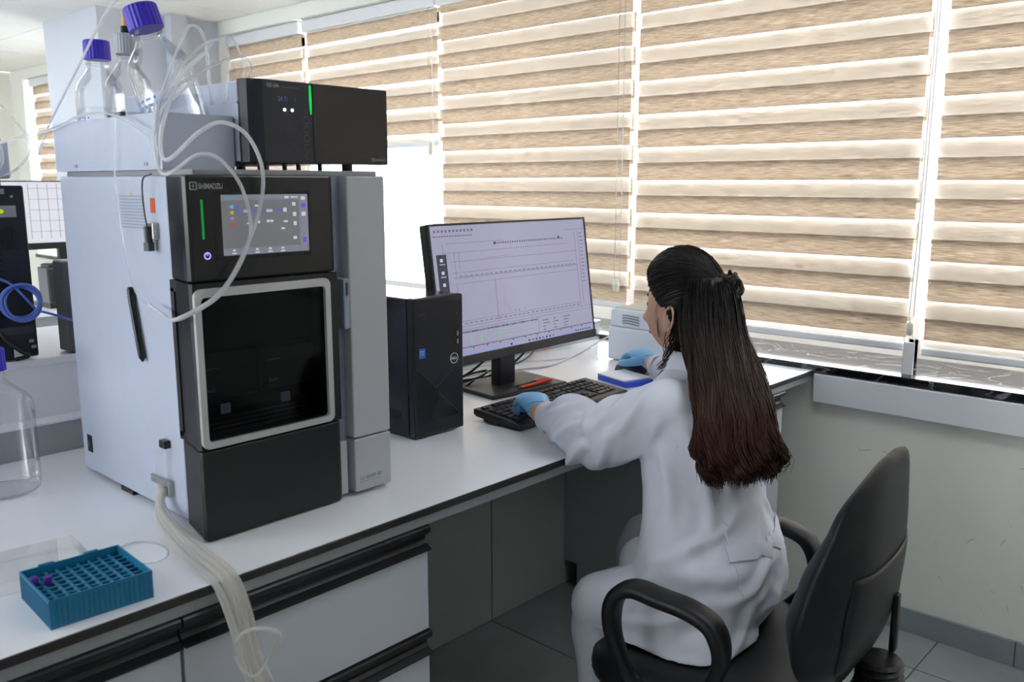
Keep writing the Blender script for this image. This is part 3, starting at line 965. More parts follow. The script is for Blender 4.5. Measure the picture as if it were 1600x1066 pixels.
# ------------------------------------------------------------------ bottles
def bottle(name, label, base, r, h, cap_m, cap_r, tilt=None, fill=0.0, fitting=False, printed=True, group=None, graduated=False):
    """laboratory glass bottle: lathed body, threaded neck, pouring ring and ribbed screw cap"""
    t = thing(name, label, 'bottle', base, group=group, local=True)
    if tilt is not None:
        t.rotation_euler = tilt
    nr = cap_r * 0.80
    hs = h * 0.62                     # shoulder height
    prof = [(r * 0.88, 0.0), (r * 0.97, 0.004), (r, 0.012), (r, hs)]
    for k in range(1, 7):
        a = k / 6
        prof.append((r + (nr - r) * (0.5 - 0.5 * math.cos(PI * a)) * 1.0, hs + (h * 0.84 - hs) * a ** 0.85))
    prof += [(nr, h * 0.86), (nr, h * 0.98)]
    MB().lathe(prof, n=36).build('glass', 'lab_glass', t, smooth=50)
    MB().lathe([(nr + 0.0005, h * 0.845), (nr + 0.0035, h * 0.85), (nr + 0.0035, h * 0.865), (nr + 0.0005, h * 0.87)], n=28, cap=False).build('pouring_ring', 'lab_glass', t, smooth=True)
    cp = MB()
    n = 48
    rings = []
    for z, f in ((h * 0.885, 0.99), (h * 0.89, 1.0), (h * 1.03, 0.98), (h * 1.04, 0.93)):
        rings.append([(cap_r * f * (1.0 if i % 2 else 0.965) * math.cos(2 * PI * i / n), cap_r * f * (1.0 if i % 2 else 0.965) * math.sin(2 * PI * i / n), z) for i in range(n)])
    cp.loft(rings)
    cp.build('cap', cap_m, t)
    if fill:
        MB().lathe([(r * 0.86, 0.005), (r * 0.955, 0.012), (r * 0.955, hs * fill)], n=32).build('liquid', 'water', t, smooth=50)
    if fitting:
        f = MB()
        f.cyl((0, 0, h * 1.03), (0, 0, h * 1.10), cap_r * 0.42, cap_r * 0.36, n=12)
        f.build('cap_fitting', 'black_plastic', t)
        MB().cyl((0, 0, h * 1.09), (0, 0, h * 1.22), cap_r * 0.2, n=10).build('fitting_stem', 'amber_label', t)
    if printed:
        pr = MB()
        for row, (z, a0, a1) in enumerate(((0.40, -1.9, -0.9), (0.36, -1.8, -1.1), (0.32, -1.95, -1.25))):
            N = 10
            for k in range(N):
                if (k + row) % 3 == 2:
                    continue
                b0 = a0 + (a1 - a0) * k / N
                b1 = a0 + (a1 - a0) * (k + 0.8) / N
                q = r * 1.004
                pr.quad((q * math.cos(b0), q * math.sin(b0), h * z), (q * math.cos(b1), q * math.sin(b1), h * z), (q * math.cos(b1), q * math.sin(b1), h * (z + 0.018)), (q * math.cos(b0), q * math.sin(b0), h * (z + 0.018)))
        pr.build('printed_scale', 'glass_print', t)
    return t
G = 'solvent bottles in the white tray'
bottle('glass_bottle', 'upright clear bottle with blue cap at the back of the tray', (-1.722, 0.728, 1.357), 0.043, 0.225, 'cap_blue', 0.0235, fill=0.8, group=G)
bottle('glass_bottle', 'clear bottle with grey cap and brass stem behind the blue capped ones', (-1.630, 0.742, 1.357), 0.041, 0.228, 'cap_grey', 0.0205, fill=0.7, fitting=True, printed=False, group=G)
bottle('glass_bottle', 'large tilted clear bottle with blue cap leaning in the tray', (-1.425, 0.745, 1.372), 0.052, 0.245, 'cap_blue', 0.0285, tilt=(math.radians(10), math.radians(-13), 0), fill=0.62, group=G)
bottle('glass_bottle', 'big clear bottle with blue cap standing on the worktop', (-1.775, 0.510, BENCH), 0.066, 0.262, 'cap_blue', 0.0270, fill=0.0, group='bottles standing on the worktop')

# ------------------------------------------------------------------ tubing
def tube(name, label, cat, pts, r, m, group=None, n=12, sides=8):
    o = MB().tube(spline(pts, n), r, sides).build(name, m, None, smooth=True)
    return tag(recenter(o), label, cat, group)
TG = 'solvent tubes of the analyser'
FX = -1.245
tube('solvent_tube', 'outer white tube looping in front of the touch screen', 'tube',
     [(-1.350, 0.740, 1.535), (-1.340, 0.690, 1.49), (-1.325, 0.648, 1.41), (FX - 0.05, 0.638, 1.365), (FX, 0.667, 1.405), (FX, 0.705, 1.421), (FX, 0.747, 1.402), (FX, 0.770, 1.345), (FX, 0.752, 1.267), (FX + 0.003, 0.69, 1.171), (FX - 0.01, 0.62, 1.130), (-1.34, 0.638, 1.125), (-1.40, 0.644, 1.135)], 0.0031, 'tubing', TG)
tube('solvent_tube', 'hair-thin clear tube running down the white flank past the stylus', 'tube', [(-1.50, 0.655, 1.445), (-1.515, 0.654, 1.36), (-1.512, 0.654, 1.28), (-1.490, 0.652, 1.20), (-1.455, 0.648, 1.150), (-1.405, 0.644, 1.133)], 0.0015, 'tubing_clear', TG)
tube('solvent_tube', 'inner white tube bending down beside the touch screen', 'tube',
     [(-1.365, 0.735, 1.50), (-1.35, 0.655, 1.43), (FX - 0.055, 0.632, 1.345), (FX, 0.662, 1.372), (FX, 0.70, 1.364), (FX, 0.734, 1.318), (FX + 0.003, 0.739, 1.245), (FX + 0.004, 0.688, 1.166), (FX - 0.006, 0.63, 1.132), (-1.30, 0.632, 1.122)], 0.0028, 'tubing', TG)
for k, (a, b, c) in enumerate((((-1.63, 0.742, 1.62), (-1.85, 0.70, 1.50), (-1.95, 0.66, 1.40)),)):
    pass
tube('solvent_tube', 'thin straight clear tube rising from the tray past the grey cap', 'tube', [(-1.84, 0.652, 1.385), (-1.78, 0.652, 1.435), (-1.63, 0.655, 1.53), (-1.50, 0.66, 1.612), (-1.465, 0.69, 1.64)], 0.0021, 'tubing', TG)
tube('solvent_tube', 'clear tube sweeping across the tray towards the left edge', 'tube', [(-1.98, 0.50, 1.36), (-1.90, 0.60, 1.405), (-1.76, 0.652, 1.43), (-1.60, 0.645, 1.447), (-1.48, 0.645, 1.44), (-1.37, 0.645, 1.405), (-1.345, 0.65, 1.36)], 0.0026, 'tubing_clear', TG)
for k, (dx, dz, lab) in enumerate(((0.0, 0.0, 'clear tube standing up right of the tilted bottle'), (0.03, -0.02, 'second clear tube standing up right of the tilted bottle'), (0.06, -0.045, 'third clear tube arching over the right end of the tray'))):
    tube('solvent_tube', lab, 'tube', [(-1.335, 0.645, 1.355), (-1.34, 0.655, 1.45), (-1.35 + dx * .3, 0.70 + dx * .3, 1.545 + dz), (-1.352 + dx * .6, 0.722 + dx, 1.575 + dz), (-1.356 + dx * .6, 0.745 + dx, 1.555 + dz), (-1.38 + dx * .6, 0.765 + dx * .4, 1.46)], 0.0023, 'tubing_clear', TG)
tube('solvent_tube', 'clear tube curving over the detector corner', 'tube', [(-1.40, 0.775, 1.46), (-1.42, 0.785, 1.55), (-1.41, 0.82, 1.575), (-1.40, 0.84, 1.53), (-1.40, 0.83, 1.50)], 0.0022, 'tubing_clear', TG)
tube('solvent_tube', 'thin grey capillary bent over the metal fitting', 'tube', [(-1.40, 0.652, 1.245), (-1.412, 0.652, 1.29), (-1.405, 0.650, 1.335), (-1.37, 0.648, 1.345)], 0.0013, 'dark_metal', TG)
# drain hoses running off the bench edge
DG = 'drain hoses hanging over the bench edge'
rr = random.Random(5)
labs = ['milky drain hose nearest the teal rack hanging over the bench edge', 'second milky drain hose in the bundle over the bench edge', 'middle milky drain hose of the bundle over the bench edge', 'milky drain hose of the bundle beside the black cover', 'milky drain hose closest to the black cover']
OFFS = [(-0.0125, 0.0), (-0.0030, 0.004), (0.0075, 0.0), (0.0020, 0.010), (0.0125, 0.006)]      # packed side by side and on top of each other
ENDS = [(0.640, 0.018), (0.655, 0.006), (0.672, 0.0), (0.648, 0.012), (0.690, 0.004)]
for k in range(5):
    dy, dz = OFFS[k]
    ye, xe = ENDS[k]
    tube('drain_hose', labs[k], 'hose', [(-1.416 + dy * .3, 0.651 + dy * .2, 0.818), (-1.412 + dy * .4, 0.642 + dz * .3, 0.795), (-1.375 + dy * .3, 0.630 + dy * .6, 0.773 + dz), (-1.28, 0.612 + dy, 0.768 + dz), (-1.19, 0.600 + dy * 1.1, 0.7685 + dz), (-1.120, 0.597 + dy * 1.2, 0.760 + dz * .6), (-1.093 + xe * .4, 0.600 + dy * 1.3, 0.715), (-1.086 + xe, 0.606 + dy * 1.3, 0.650), (-1.084 + xe, 0.5 * (0.606 + dy + ye), 0.55), (-1.084 + xe, ye, 0.42), (-1.084 + xe, ye + 0.01, 0.25)], 0.0054, 'tubing_cream', DG)
tube('drain_hose', 'thin hose tied in a loop around the drain bundle', 'hose', [(-1.060 + 0.012 * math.sin(a * 2), 0.610 + 0.034 * math.cos(a), 0.668 + 0.034 * math.sin(a)) for a in [2.6 - 0.42 * k for k in range(15)]], 0.0028, 'tubing_cream', DG, n=4)
tube('drain_hose', 'coiled thin clear hose lying flat beside the drain bundle', 'hose', [(-1.30 + 0.05 * math.cos(a), 0.560 + 0.032 * math.sin(a), 0.7625) for a in [0.6 + k * 0.5 for k in range(22)]], 0.0014, 'tubing_clear', DG, n=4)
# ================================================================== teal rack with lid and vials
rk = thing('tube_rack', 'open teal plastic freezer rack with a grid of empty wells', 'tube rack', (-1.212, 0.440, BENCH), math.radians(-3), local=True)
RX_, RY_, RH = 0.062, 0.067, 0.040
r = MB()
MB().box(-RX_ + 0.0026, RX_ - 0.0026, -RY_ + 0.0026, RY_ - 0.0026, 0.001, 0.004).build('well_shade', 'rack_shade', rk)  # darker sheet paints the shade down in the wells
r.box(-RX_, RX_, -RY_, RY_, 0, 0.003)
for s in (-1, 1):
    r.box(s * RX_, s * (RX_ - 0.0025), -RY_, RY_, 0.003, RH)
    r.box(-RX_ + 0.0025, RX_ - 0.0025, s * RY_, s * (RY_ - 0.0025), 0.003, RH)
r.build('box', 'rack_teal', rk)
rib = MB()
for k in range(20):
    y = -RY_ + 0.004 + k * (2 * RY_ - 0.008) / 19
    for s in (-1, 1):
        rib.box(s * RX_, s * (RX_ + 0.0009), y - 0.0012, y + 0.0012, 0.002, RH - 0.004)
for k in range(18):
    x = -RX_ + 0.004 + k * (2 * RX_ - 0.008) / 17
    for s in (-1, 1):
        rib.box(x - 0.0012, x + 0.0012, s * RY_, s * (RY_ + 0.0009), 0.002, RH - 0.004)
rib.build('ribs', 'rack_teal', rk)
NX, NY = 8, 9
dx, dy = (2 * RX_ - 0.005) / NX, (2 * RY_ - 0.005) / NY
for k in range(1, NX):
    x = -RX_ + 0.0025 + dx * k
    MB().box(x - 0.0016, x + 0.0016, -RY_ + 0.0025, RY_ - 0.0025, 0.003, 0.0305).build('divider', 'rack_teal', rk)
for k in range(1, NY):
    y = -RY_ + 0.0025 + dy * k
    MB().box(-RX_ + 0.0025, RX_ - 0.0025, y - 0.0022, y + 0.0022, 0.003, 0.0300).build('divider', 'rack_teal', rk)
for s in (-0.042, 0.018):
    MB().box(-RX_ - 0.004, -RX_ + 0.001, s, s + 0.02, RH - 0.008, RH + 0.001).build('hinge', 'rack_teal', rk)
lid = thing('rack_lid', 'clear rack lid folded back flat behind the teal rack', 'lid', (-1.36, 0.425, BENCH), math.radians(-6), local=True)
l = MB()
l.box(-0.062, 0.062, -0.067, 0.067, 0.018, 0.0195)
for s in (-1, 1):
    l.box(s * 0.062, s * 0.0605, -0.067, 0.067, 0.0, 0.018)
    l.box(-0.0605, 0.0605, s * 0.067, s * 0.0655, 0.0, 0.018)
l.build('shell', 'clear_plastic', lid)
for i, (cx, cy, lab) in enumerate(((0, 0, 'purple capped vial at the corner of the teal rack'), (0, 1, 'purple capped vial next to the corner one in the teal rack'))):
    lx, ly = -RX_ + 0.0025 + dx * (2.5 + 0.0 * i), -RY_ + 0.0025 + dy * (0.5 + cy)
    lx += 0.012 * (i == 0) * -0.9
    t = thing('vial', lab, 'vial', (-1.212 + lx + 0.003, 0.440 + ly, BENCH + 0.0032), group='vials in the teal rack', local=True)
    MB().lathe([(0.0042, 0), (0.0050, 0.002), (0.0050, 0.026)], n=14).build('glass', 'lab_glass', t, smooth=True)
    MB().lathe([(0.0056, 0.026), (0.0058, 0.027), (0.0058, 0.036), (0.0050, 0.038)], n=18).build('cap', 'vial_purple', t, smooth=40)

# ================================================================== desktop computer
pc = thing('computer_tower', 'black desktop computer tower between the analyser and the monitor', 'computer', (-1.60, 1.326, BENCH))
PF, P0, P1, PT = -1.449, 1.252, 1.403, 1.080
MB().box(-1.745, PF - 0.022, P0, P1, BENCH + 0.006, PT).build('case', 'tower_side', pc, bevel=0.003)
fr = MB().box(PF - 0.022, PF, P0, P1, BENCH + 0.004, PT + 0.001).build('front_panel', 'tower_black', pc, bevel=0.004, seg=3)
for x in (-1.72, -1.50):
    for y in (1.275, 1.38):
        MB().cyl((x, y, BENCH), (x, y, BENCH + 0.007), 0.009, n=12).build('foot', 'black_plastic', pc)
MB().box(PF, PF + 0.0006, P0 + 0.012, P1 - 0.004, 1.0655, 1.0663).build('top_seam', 'mesh_dark', fr)
# honeycomb intake: a field of small hexagonal pits over the lower left corner
A, B, C_ = (P0 + 0.006, 0.925), (P0 + 0.064, 0.868), (P0 + 0.006, 0.790)
hx = MB()
R_ = 0.0026
row = 0
z = 0.795
while z < 0.930:
    y = P0 + 0.009 + (R_ * 0.95 if row % 2 else 0)
    while y < P0 + 0.075:
        lim_hi = 0.928 - (y - P0) * 0.88
        lim_lo = 0.778 + (y - P0) * 0.0
        cut = y - P0 < 0.045 or z > 0.80 + (y - P0 - 0.045) * 2.2
        if z < lim_hi and z > lim_lo and cut:
            hx.add([(PF + 0.0005, y + R_ * 0.86 * math.sin(k * PI / 3), z + R_ * 0.86 * math.cos(k * PI / 3)) for k in range(6)], [(5, 4, 3, 2, 1, 0)])
        y += R_ * 1.9
    z += R_ * 1.65
    row += 1
ho = hx.build('honeycomb', 'mesh_dark', fr)
ho['kind'] = 'stuff'
for a, b in (((P0 + 0.062, 0.872), (P1 - 0.004, 0.928)), ((P0 + 0.004, 0.928), (P0 + 0.064, 0.872)), ((P0 + 0.046, 0.800), (P0 + 0.072, 0.862)), ((P0 + 0.072, 0.862), (P1 - 0.012, 0.800))):
    MB().tube([(PF, a[0], a[1]), (PF, b[0], b[1])], 0.0011, 6).build('crease', 'mesh_dark', fr)
MB().add([(PF + 0.0004, P0 + 0.046, 0.800), (PF + 0.0004, P1 - 0.014, 0.800), (PF + 0.0004, P0 + 0.072, 0.860)], [(0, 1, 2)]).build('gloss_triangle', 'gloss_black', fr)
st = MB().box(PF, PF + 0.0005, P0 + 0.0145, P0 + 0.0325, 0.946, 0.968).build('blue_sticker', 'sticker_blue', fr)
lettering('intel', 0.0062, 'print_white', st, (PF + 0.0005, P0 + 0.0165, 0.960), (0, 1, 0), (0, 0, 1), 'sticker_lettering', width=0.012)
lettering('CORE', 0.0050, 'print_white', st, (PF + 0.0005, P0 + 0.0165, 0.9535), (0, 1, 0), (0, 0, 1), 'sticker_lettering', width=0.013)
lettering('Vostro', 0.0068, 'print_dim', fr, (PF, P0 + 0.014, 1.0420), (0, 1, 0), (0, 0, 1), 'series_lettering')
rm = MB()
yc, zc = P0 + 0.121, 0.9335
ring(rm, [(yc + 0.0125 * math.cos(a * PI / 12), zc + 0.0125 * math.sin(a * PI / 12)) for a in range(24)], [(yc + 0.0112 * math.cos(a * PI / 12), zc + 0.0112 * math.sin(a * PI / 12)) for a in range(24)], onX, PF - 0.0005, PF + 0.0006)
rm.build('badge_ring', 'print_white', fr)
lettering('DELL', 0.0078, 'print_white', fr, (PF, yc - 0.0094, zc - 0.0028), (0, 1, 0), (0, 0, 1), 'badge_lettering', bold=0.0002, width=0.0188)
for z0, z1, m in ((1.033, 1.042, 'print_dim'), (1.007, 1.011, 'inner_black'), (0.985, 0.997, 'metal'), (0.966, 0.978, 'metal')):
    yy = P0 + 0.131
    q = MB().box(PF, PF + 0.0007, yy - 0.006, yy + 0.0065, z0 - 0.0015, z1 + 0.0015).build('port', 'inner_black', fr)
    MB().box(PF + 0.0005, PF + 0.0011, yy + (-0.0015 if m == 'print_dim' else -0.001), yy + (0.0015 if m == 'print_dim' else 0.004), z0, z1 - 0.001).build('port_tongue', m, q)
MB().box(-1.72, -1.50, P0 - 0.0005, P0 + 0.0005, 0.80, 0.82).build('side_vent', 'mesh_dark', pc)

# ================================================================== monitor
MC, MYAW, MTILT, MW, MHt = Vector((-1.581, 1.745, 1.0581)), math.radians(2.17), math.radians(7.85), 0.640, 0.353
mo = thing('monitor', 'wide black monitor showing a chromatogram window on a lilac screen', 'monitor', (-1.668, 1.775, BENCH), local=False)
n_ = Vector((math.cos(MYAW), math.sin(MYAW), 0))
u_ = Vector((-math.sin(MYAW), math.cos(MYAW), 0))
v_ = (Vector((0, 0, 1)) * math.cos(MTILT) - n_ * math.sin(MTILT)).normalized()
nn_ = u_.cross(v_)
def P(u, v, d=0.0):                      # u, v in 0..1 over the panel, d in metres towards the viewer
    return MC + u_ * (u - 0.5) * MW + v_ * (v - 0.5) * MHt + nn_ * d
def slab(b, u0, u1, v0, v1, d0, d1):
    pts = [P(u, v, d) for d in (d0, d1) for u, v in ((u0, v0), (u1, v0), (u1, v1), (u0, v1))]
    return b.add(pts, [(0, 3, 2, 1), (4, 5, 6, 7), (0, 1, 5, 4), (1, 2, 6, 5), (2, 3, 7, 6), (3, 0, 4, 7)])
b = MB()
slab(b, 0, 1, 0.0, 1, -0.030, -0.004)
b.build('back_shell', 'black_plastic', mo, bevel=0.004)
b = MB()
slab(b, 0, 0.0085, 0, 1, -0.004, 0.002)
slab(b, 0.9915, 1, 0, 1, -0.004, 0.002)
slab(b, 0.0085, 0.9915, 0.985, 1, -0.004, 0.002)
b.build('bezel', 'black_plastic', mo)
b = MB()
slab(b, -0.001, 1.001, -0.004, 0.062, -0.006, 0.006)
b.build('chin', 'keyboard_body', mo, bevel=0.002)
SA, SB, SC, SD = 0.0085, 0.9915, 0.062, 0.985
b = MB()
slab(b, SA, SB, SC, SD, -0.004, 0.0)
dsp = b.build('screen', 'display', mo)
def mui(name, m, rects, d=0.0):
    b = MB()
    for (a0, a1, c0, c1) in rects:       # x from left, y from top, as fractions of the lit area
        slab(b, SA + (SB - SA) * a0, SA + (SB - SA) * a1, SC + (SD - SC) * (1 - c1), SC + (SD - SC) * (1 - c0), d, d + 0.0003)
    o = b.build(name, m, dsp)
    o['kind'] = 'stuff'
    return o
L = []
def hl(x0, x1, y, t=0.0022):
    L.append((x0, x1, y, y + t))
def vl(x, y0, y1, t=0.0013):
    L.append((x, x + t, y0, y1))
hl(0.08, 0.42, 0.135); hl(0.86, 0.995, 0.085)
hl(0.06, 0.86, 0.205); hl(0.10, 0.92, 0.275); hl(0.10, 0.90, 0.36)
hl(0.11, 0.92, 0.40, 0.004); hl(0.11, 0.92, 0.445)
hl(0.11, 0.92, 0.735); hl(0.0, 0.995, 0.775); hl(0.05, 0.995, 0.80)
vl(0.06, 0.14, 0.93); vl(0.12, 0.21, 0.40); vl(0.145, 0.21, 0.33); vl(0.12, 0.46, 0.735); vl(0.345, 0.44, 0.79)
vl(0.92, 0.11, 0.78); vl(0.60, 0.80, 0.93); vl(0.945, 0.10, 0.75)
mui('window_rules', 'ui_line', L)
D_ = []
rq = random.Random(11)
for k in range(11):
    D_.append((0.02 + k * 0.021, 0.031 + k * 0.021, 0.032, 0.050))
for k in range(15):
    D_.append((0.015 + k * 0.015, 0.025 + k * 0.015, 0.075, 0.084))
for k in range(30):
    D_.append((0.37 + k * 0.0155, 0.378 + k * 0.0155, 0.148, 0.163))
for k in range(26):
    D_.append((0.14 + k * 0.030, 0.158 + k * 0.030, 0.388, 0.394))
    D_.append((0.14 + k * 0.030, 0.158 + k * 0.030, 0.752, 0.758))
for k in range(14):
    D_.append((0.955, 0.955 + rq.uniform(0.015, 0.03), 0.12 + k * 0.033, 0.126 + k * 0.033))
for k in range(12):
    D_.append((0.63 + (k % 3) * 0.075, 0.63 + (k % 3) * 0.075 + rq.uniform(0.015, 0.05), 0.835 + (k // 3) * 0.026, 0.841 + (k // 3) * 0.026))
mui('small_text', 'ui_line', D_)
K = []
for k in range(46):
    x = 0.055 + k * 0.0118
    K.append((x, x + rq.uniform(0.004, 0.0085), 0.815, 0.828))
for k in range(80):
    x = 0.055 + k * 0.0117
    K.append((x, x + rq.uniform(0.005, 0.011), 0.938, 0.9425))
    if k % 7 == 3:
        K.append((x, x + 0.008, 0.945, 0.953))
K += [(0.05, 0.995, 0.934, 0.936), (0.36, 0.372, 0.145, 0.165), (0.795, 0.806, 0.135, 0.155)]
mui('table_text', 'ui_line_dark', K)
mui('side_menu', 'ui_panel', [(0.022, 0.076, 0.215, 0.62)])
mui('menu_icons', 'ui_white', [(0.04, 0.055, 0.245, 0.27), (0.036, 0.064, 0.285, 0.291), (0.042, 0.056, 0.34, 0.365), (0.036, 0.064, 0.38, 0.386), (0.043, 0.057, 0.43, 0.455), (0.043, 0.06, 0.51, 0.54), (0.037, 0.064, 0.55, 0.556)], 0.0003)
mui('table_cells', 'ui_green', [(0.30, 0.585, 0.835, 0.838), (0.30, 0.585, 0.86, 0.863), (0.30, 0.585, 0.885, 0.888), (0.16, 0.175, 0.845, 0.915), (0.22, 0.235, 0.845, 0.915), (0.33, 0.347, 0.845, 0.91), (0.10, 0.105, 0.84, 0.92)])
pk = MB()
for (x, h, w) in ((0.392, 0.14, 0.008), (0.40, 0.20, 0.008), (0.412, 0.08, 0.006), (0.425, 0.05, 0.006), (0.455, 0.025, 0.006), (0.48, 0.02, 0.006), (0.515, 0.035, 0.005)):
    q = lambda a, c: P(SA + (SB - SA) * a, SC + (SD - SC) * (1 - c), 0.0003)
    pk.add([q(x - w / 2, 0.72), q(x, 0.72 - h), q(x + w / 2, 0.72), q(x, 0.72 - h + 0.03)], [(0, 3, 1), (3, 2, 1)])
pk.build('chromatogram_peaks', 'ui_purple', dsp)
mui('trace', 'ui_rose', [(0.345, 0.3465, 0.44, 0.76), (0.30, 0.48, 0.262, 0.264)], 0.0003)
tb = mui('task_bar', 'display_bar', [(0, 1, 0.965, 1.0)])
mui('task_icons', 'ui_line_dark', [(0.40, 0.413, 0.974, 0.99)] + [(0.52 + k * 0.024, 0.530 + k * 0.024, 0.974, 0.99) for k in range(8)] + [(0.86 + k * 0.018, 0.868 + k * 0.018, 0.976, 0.988) for k in range(7)], 0.0003)
mui('task_icons', 'ui_rose', [(0.545 + k * 0.072, 0.553 + k * 0.072, 0.976, 0.988) for k in range(3)], 0.0006)
# stand
nk = Vector((-1.672, 1.775, 0))
Rm = Matrix.Rotation(MYAW + math.radians(2), 3, 'Z')
MB().obox((nk.x, nk.y, 0.90), (0.034, 0.068, 0.264), Rm).build('stand_neck', 'black_plastic', mo, bevel=0.003)
MB().obox((nk.x + 0.03, nk.y, 1.03), (0.05, 0.10, 0.10), Rm).build('stand_mount', 'black_plastic', mo, bevel=0.004)
MB().obox((nk.x + 0.010, nk.y + 0.012, BENCH + 0.0065), (0.195, 0.275, 0.013), Matrix.Rotation(math.radians(-7), 3, 'Z')).build('stand_base', 'keyboard_body', mo, bevel=0.004, seg=3)

# ================================================================== keyboard, key by key
kb = thing('keyboard', 'black full-size keyboard lying before the monitor under the gloved hand', 'keyboard', (-1.410, 1.695, BENCH), math.radians(90 + 2.2), local=True)
# local x: along the keyboard to the right, local y: away from the typist
KL, KD = 0.462, 0.152
def kz(y):
    return 0.0165 + (y + KD / 2) / KD * 0.015
prof = [(-KD / 2, 0.003), (-KD / 2 + 0.004, 0.0), (KD / 2 - 0.01, 0.012), (KD / 2, 0.018), (KD / 2, 0.031), (-KD / 2 + 0.03, kz(-KD / 2 + 0.03)), (-KD / 2 + 0.008, 0.0165), (-KD / 2, 0.011)]
kbody = MB().prism(prof, lambda a, b, s: (s, a, b), -KL / 2, KL / 2).build('body', 'keyboard_body', kb, bevel=0.003, seg=2)
for s in (-1, 1):
    MB().box(s * 0.19 - 0.02, s * 0.19 + 0.02, KD / 2 - 0.03, KD / 2 - 0.015, 0.0, 0.016).build('foot', 'black_plastic', kb)
KEYM = {}
def key(x, y, w, d=0.0165):
    """keys of one size share one mesh"""
    k = (round(w, 4), round(d, 4))
    z = kz(y) - 0.0005
    if k not in KEYM:
        hw, hd = w / 2 - 0.0009, d / 2 - 0.0009
        b = MB()
        b.loft([[(-hw, -hd, 0), (hw, -hd, 0), (hw, hd, 0), (-hw, hd, 0)], [(-hw + .0012, -hd + .001, .0042), (hw - .0012, -hd + .001, .0042), (hw - .0012, hd - .001, .0042), (-hw + .0012, hd - .001, .0042)]])
        o = b.build('key', 'key_black', kb, bevel=0.0005, seg=1)
        KEYM[k] = o
    else:
        o = share(KEYM[k], 'key', kb, (0, 0, 0))
    o.location = (x, y, z)
    o.rotation_euler = (math.atan(0.015 / KD), 0, 0)
U = 0.0186
x0 = -KL / 2 + 0.014
rows_y = [0.058, 0.034, 0.0155, -0.003, -0.0215, -0.040]
def run(x, y, ws):
    for w in ws:
        key(x + w * U / 2, y, w * U)
        x += w * U
    return x
run(x0, rows_y[0], [1]); run(x0 + 2 * U, rows_y[0], [1] * 4); run(x0 + 6.5 * U, rows_y[0], [1] * 4); run(x0 + 11 * U, rows_y[0], [1] * 4)
run(x0, rows_y[1], [1] * 13 + [2]); run(x0, rows_y[2], [1.5] + [1] * 12 + [1.5]); run(x0, rows_y[3], [1.75] + [1] * 11 + [2.25]); run(x0, rows_y[4], [2.25] + [1] * 10 + [2.75]); run(x0, rows_y[5], [1.25, 1.25, 1.25, 6.25, 1.25, 1.25, 1.25, 1.25])
xn = x0 + 15.3 * U
for r_ in (0, 1, 2):
    run(xn, rows_y[r_], [1] * 3)
key(xn + 1.5 * U, rows_y[4], U)
run(xn, rows_y[5], [1] * 3)
xm = x0 + 18.6 * U
for r_ in (0, 1, 2, 3, 4):
    run(xm, rows_y[r_], [1] * 4)
run(xm, rows_y[5], [2, 1, 1])
MB().box(-KL / 2 + 0.01, KL / 2 - 0.01, -KD / 2 + 0.010, -KD / 2 + 0.011, kz(-KD / 2) - 0.001, kz(-KD / 2) + 0.0012).build('front_ridge', 'black_plastic', kb)

# mouse under the other glove
ms = thing('mouse', 'small dark mouse held by the gloved hand next to the white printer', 'mouse', (-1.505, 2.172, BENCH), math.radians(97), local=True)
rings = []
for k in range(9):
    t_ = k / 8
    y = -0.052 + 0.104 * t_
    hw = 0.030 * (math.sin(PI * (0.12 + 0.76 * t_)) ** 0.5)
    hz = 0.034 * (math.sin(PI * (0.10 + 0.72 * t_)) ** 0.6)
    rings.append([(hw * math.cos(a), y, 0.001 + max(0.0, math.sin(a)) * hz) for a in [2 * PI * i / 20 for i in range(20)]])
MB().loft(rings).build('shell', 'keyboard_body', ms, smooth=60)
MB().cyl((-0.003, 0.03, 0.026), (0.003, 0.03, 0.026), 0.006, n=14).build('wheel', 'black_plastic', ms)

# white document box with blue edge
nb = thing('notebook', 'white document pack with bright blue edge beside the keyboard', 'notebook', (-1.448, 2.062, BENCH), math.radians(-16), local=True)
MB().box(-0.075, 0.060, -0.050, 0.050, 0.0, 0.016).build('blue_block', 'notebook_blue', nb, bevel=0.002)
MB().box(-0.076, 0.050, -0.050, 0.0505, 0.0165, 0.020).build('top_sheet', 'paper', nb)

# ================================================================== printer
pr = thing('label_printer', 'small white rounded desktop printer with side vents at the window', 'printer', (-1.56, 2.42, BENCH))
MB().box(-1.697, -1.41, 2.300, 2.56, BENCH + 0.002, 0.872).build('base_shell', 'printer_white', pr, bevel=0.010, seg=3)
up_ = MB()
N = 9
poly = [(-1.688, 0.872)] + [(-1.688 + 0.012 * (1 - math.cos(k / 4 * PI / 2)), 0.918 + 0.014 * math.sin(k / 4 * PI / 2)) for k in range(5)] + [(-1.55, 0.930), (-1.47, 0.922), (-1.43, 0.905), (-1.418, 0.872)]
up_.prism(poly, lambda a, b, s: (a, s, b), 2.304, 2.555)
uo = up_.build('cover', 'printer_white', pr, bevel=0.004)
MB().prism([(-1.680, 0.9322), (-1.545, 0.9312), (-1.47, 0.923), (-1.47, 0.9245), (-1.545, 0.9327), (-1.680, 0.9336)], lambda a, b, s: (a, s, b), 2.315, 2.55).build('top_plate', 'printer_top', pr)
for k in range(4):
    MB().tube(spline([(-1.640, 2.3025, 0.912 - 0.0085 * k), (-1.615, 2.3022, 0.913 - 0.0085 * k), (-1.575, 2.3025, 0.909 - 0.0085 * k)], 5), 0.0011, 6).build('vent_slot', 'print_dark', uo)
for x in (-1.66, -1.45):
    MB().box(x, x + 0.03, 2.33, 2.36, BENCH, BENCH + 0.004).build('foot', 'black_plastic', pr)

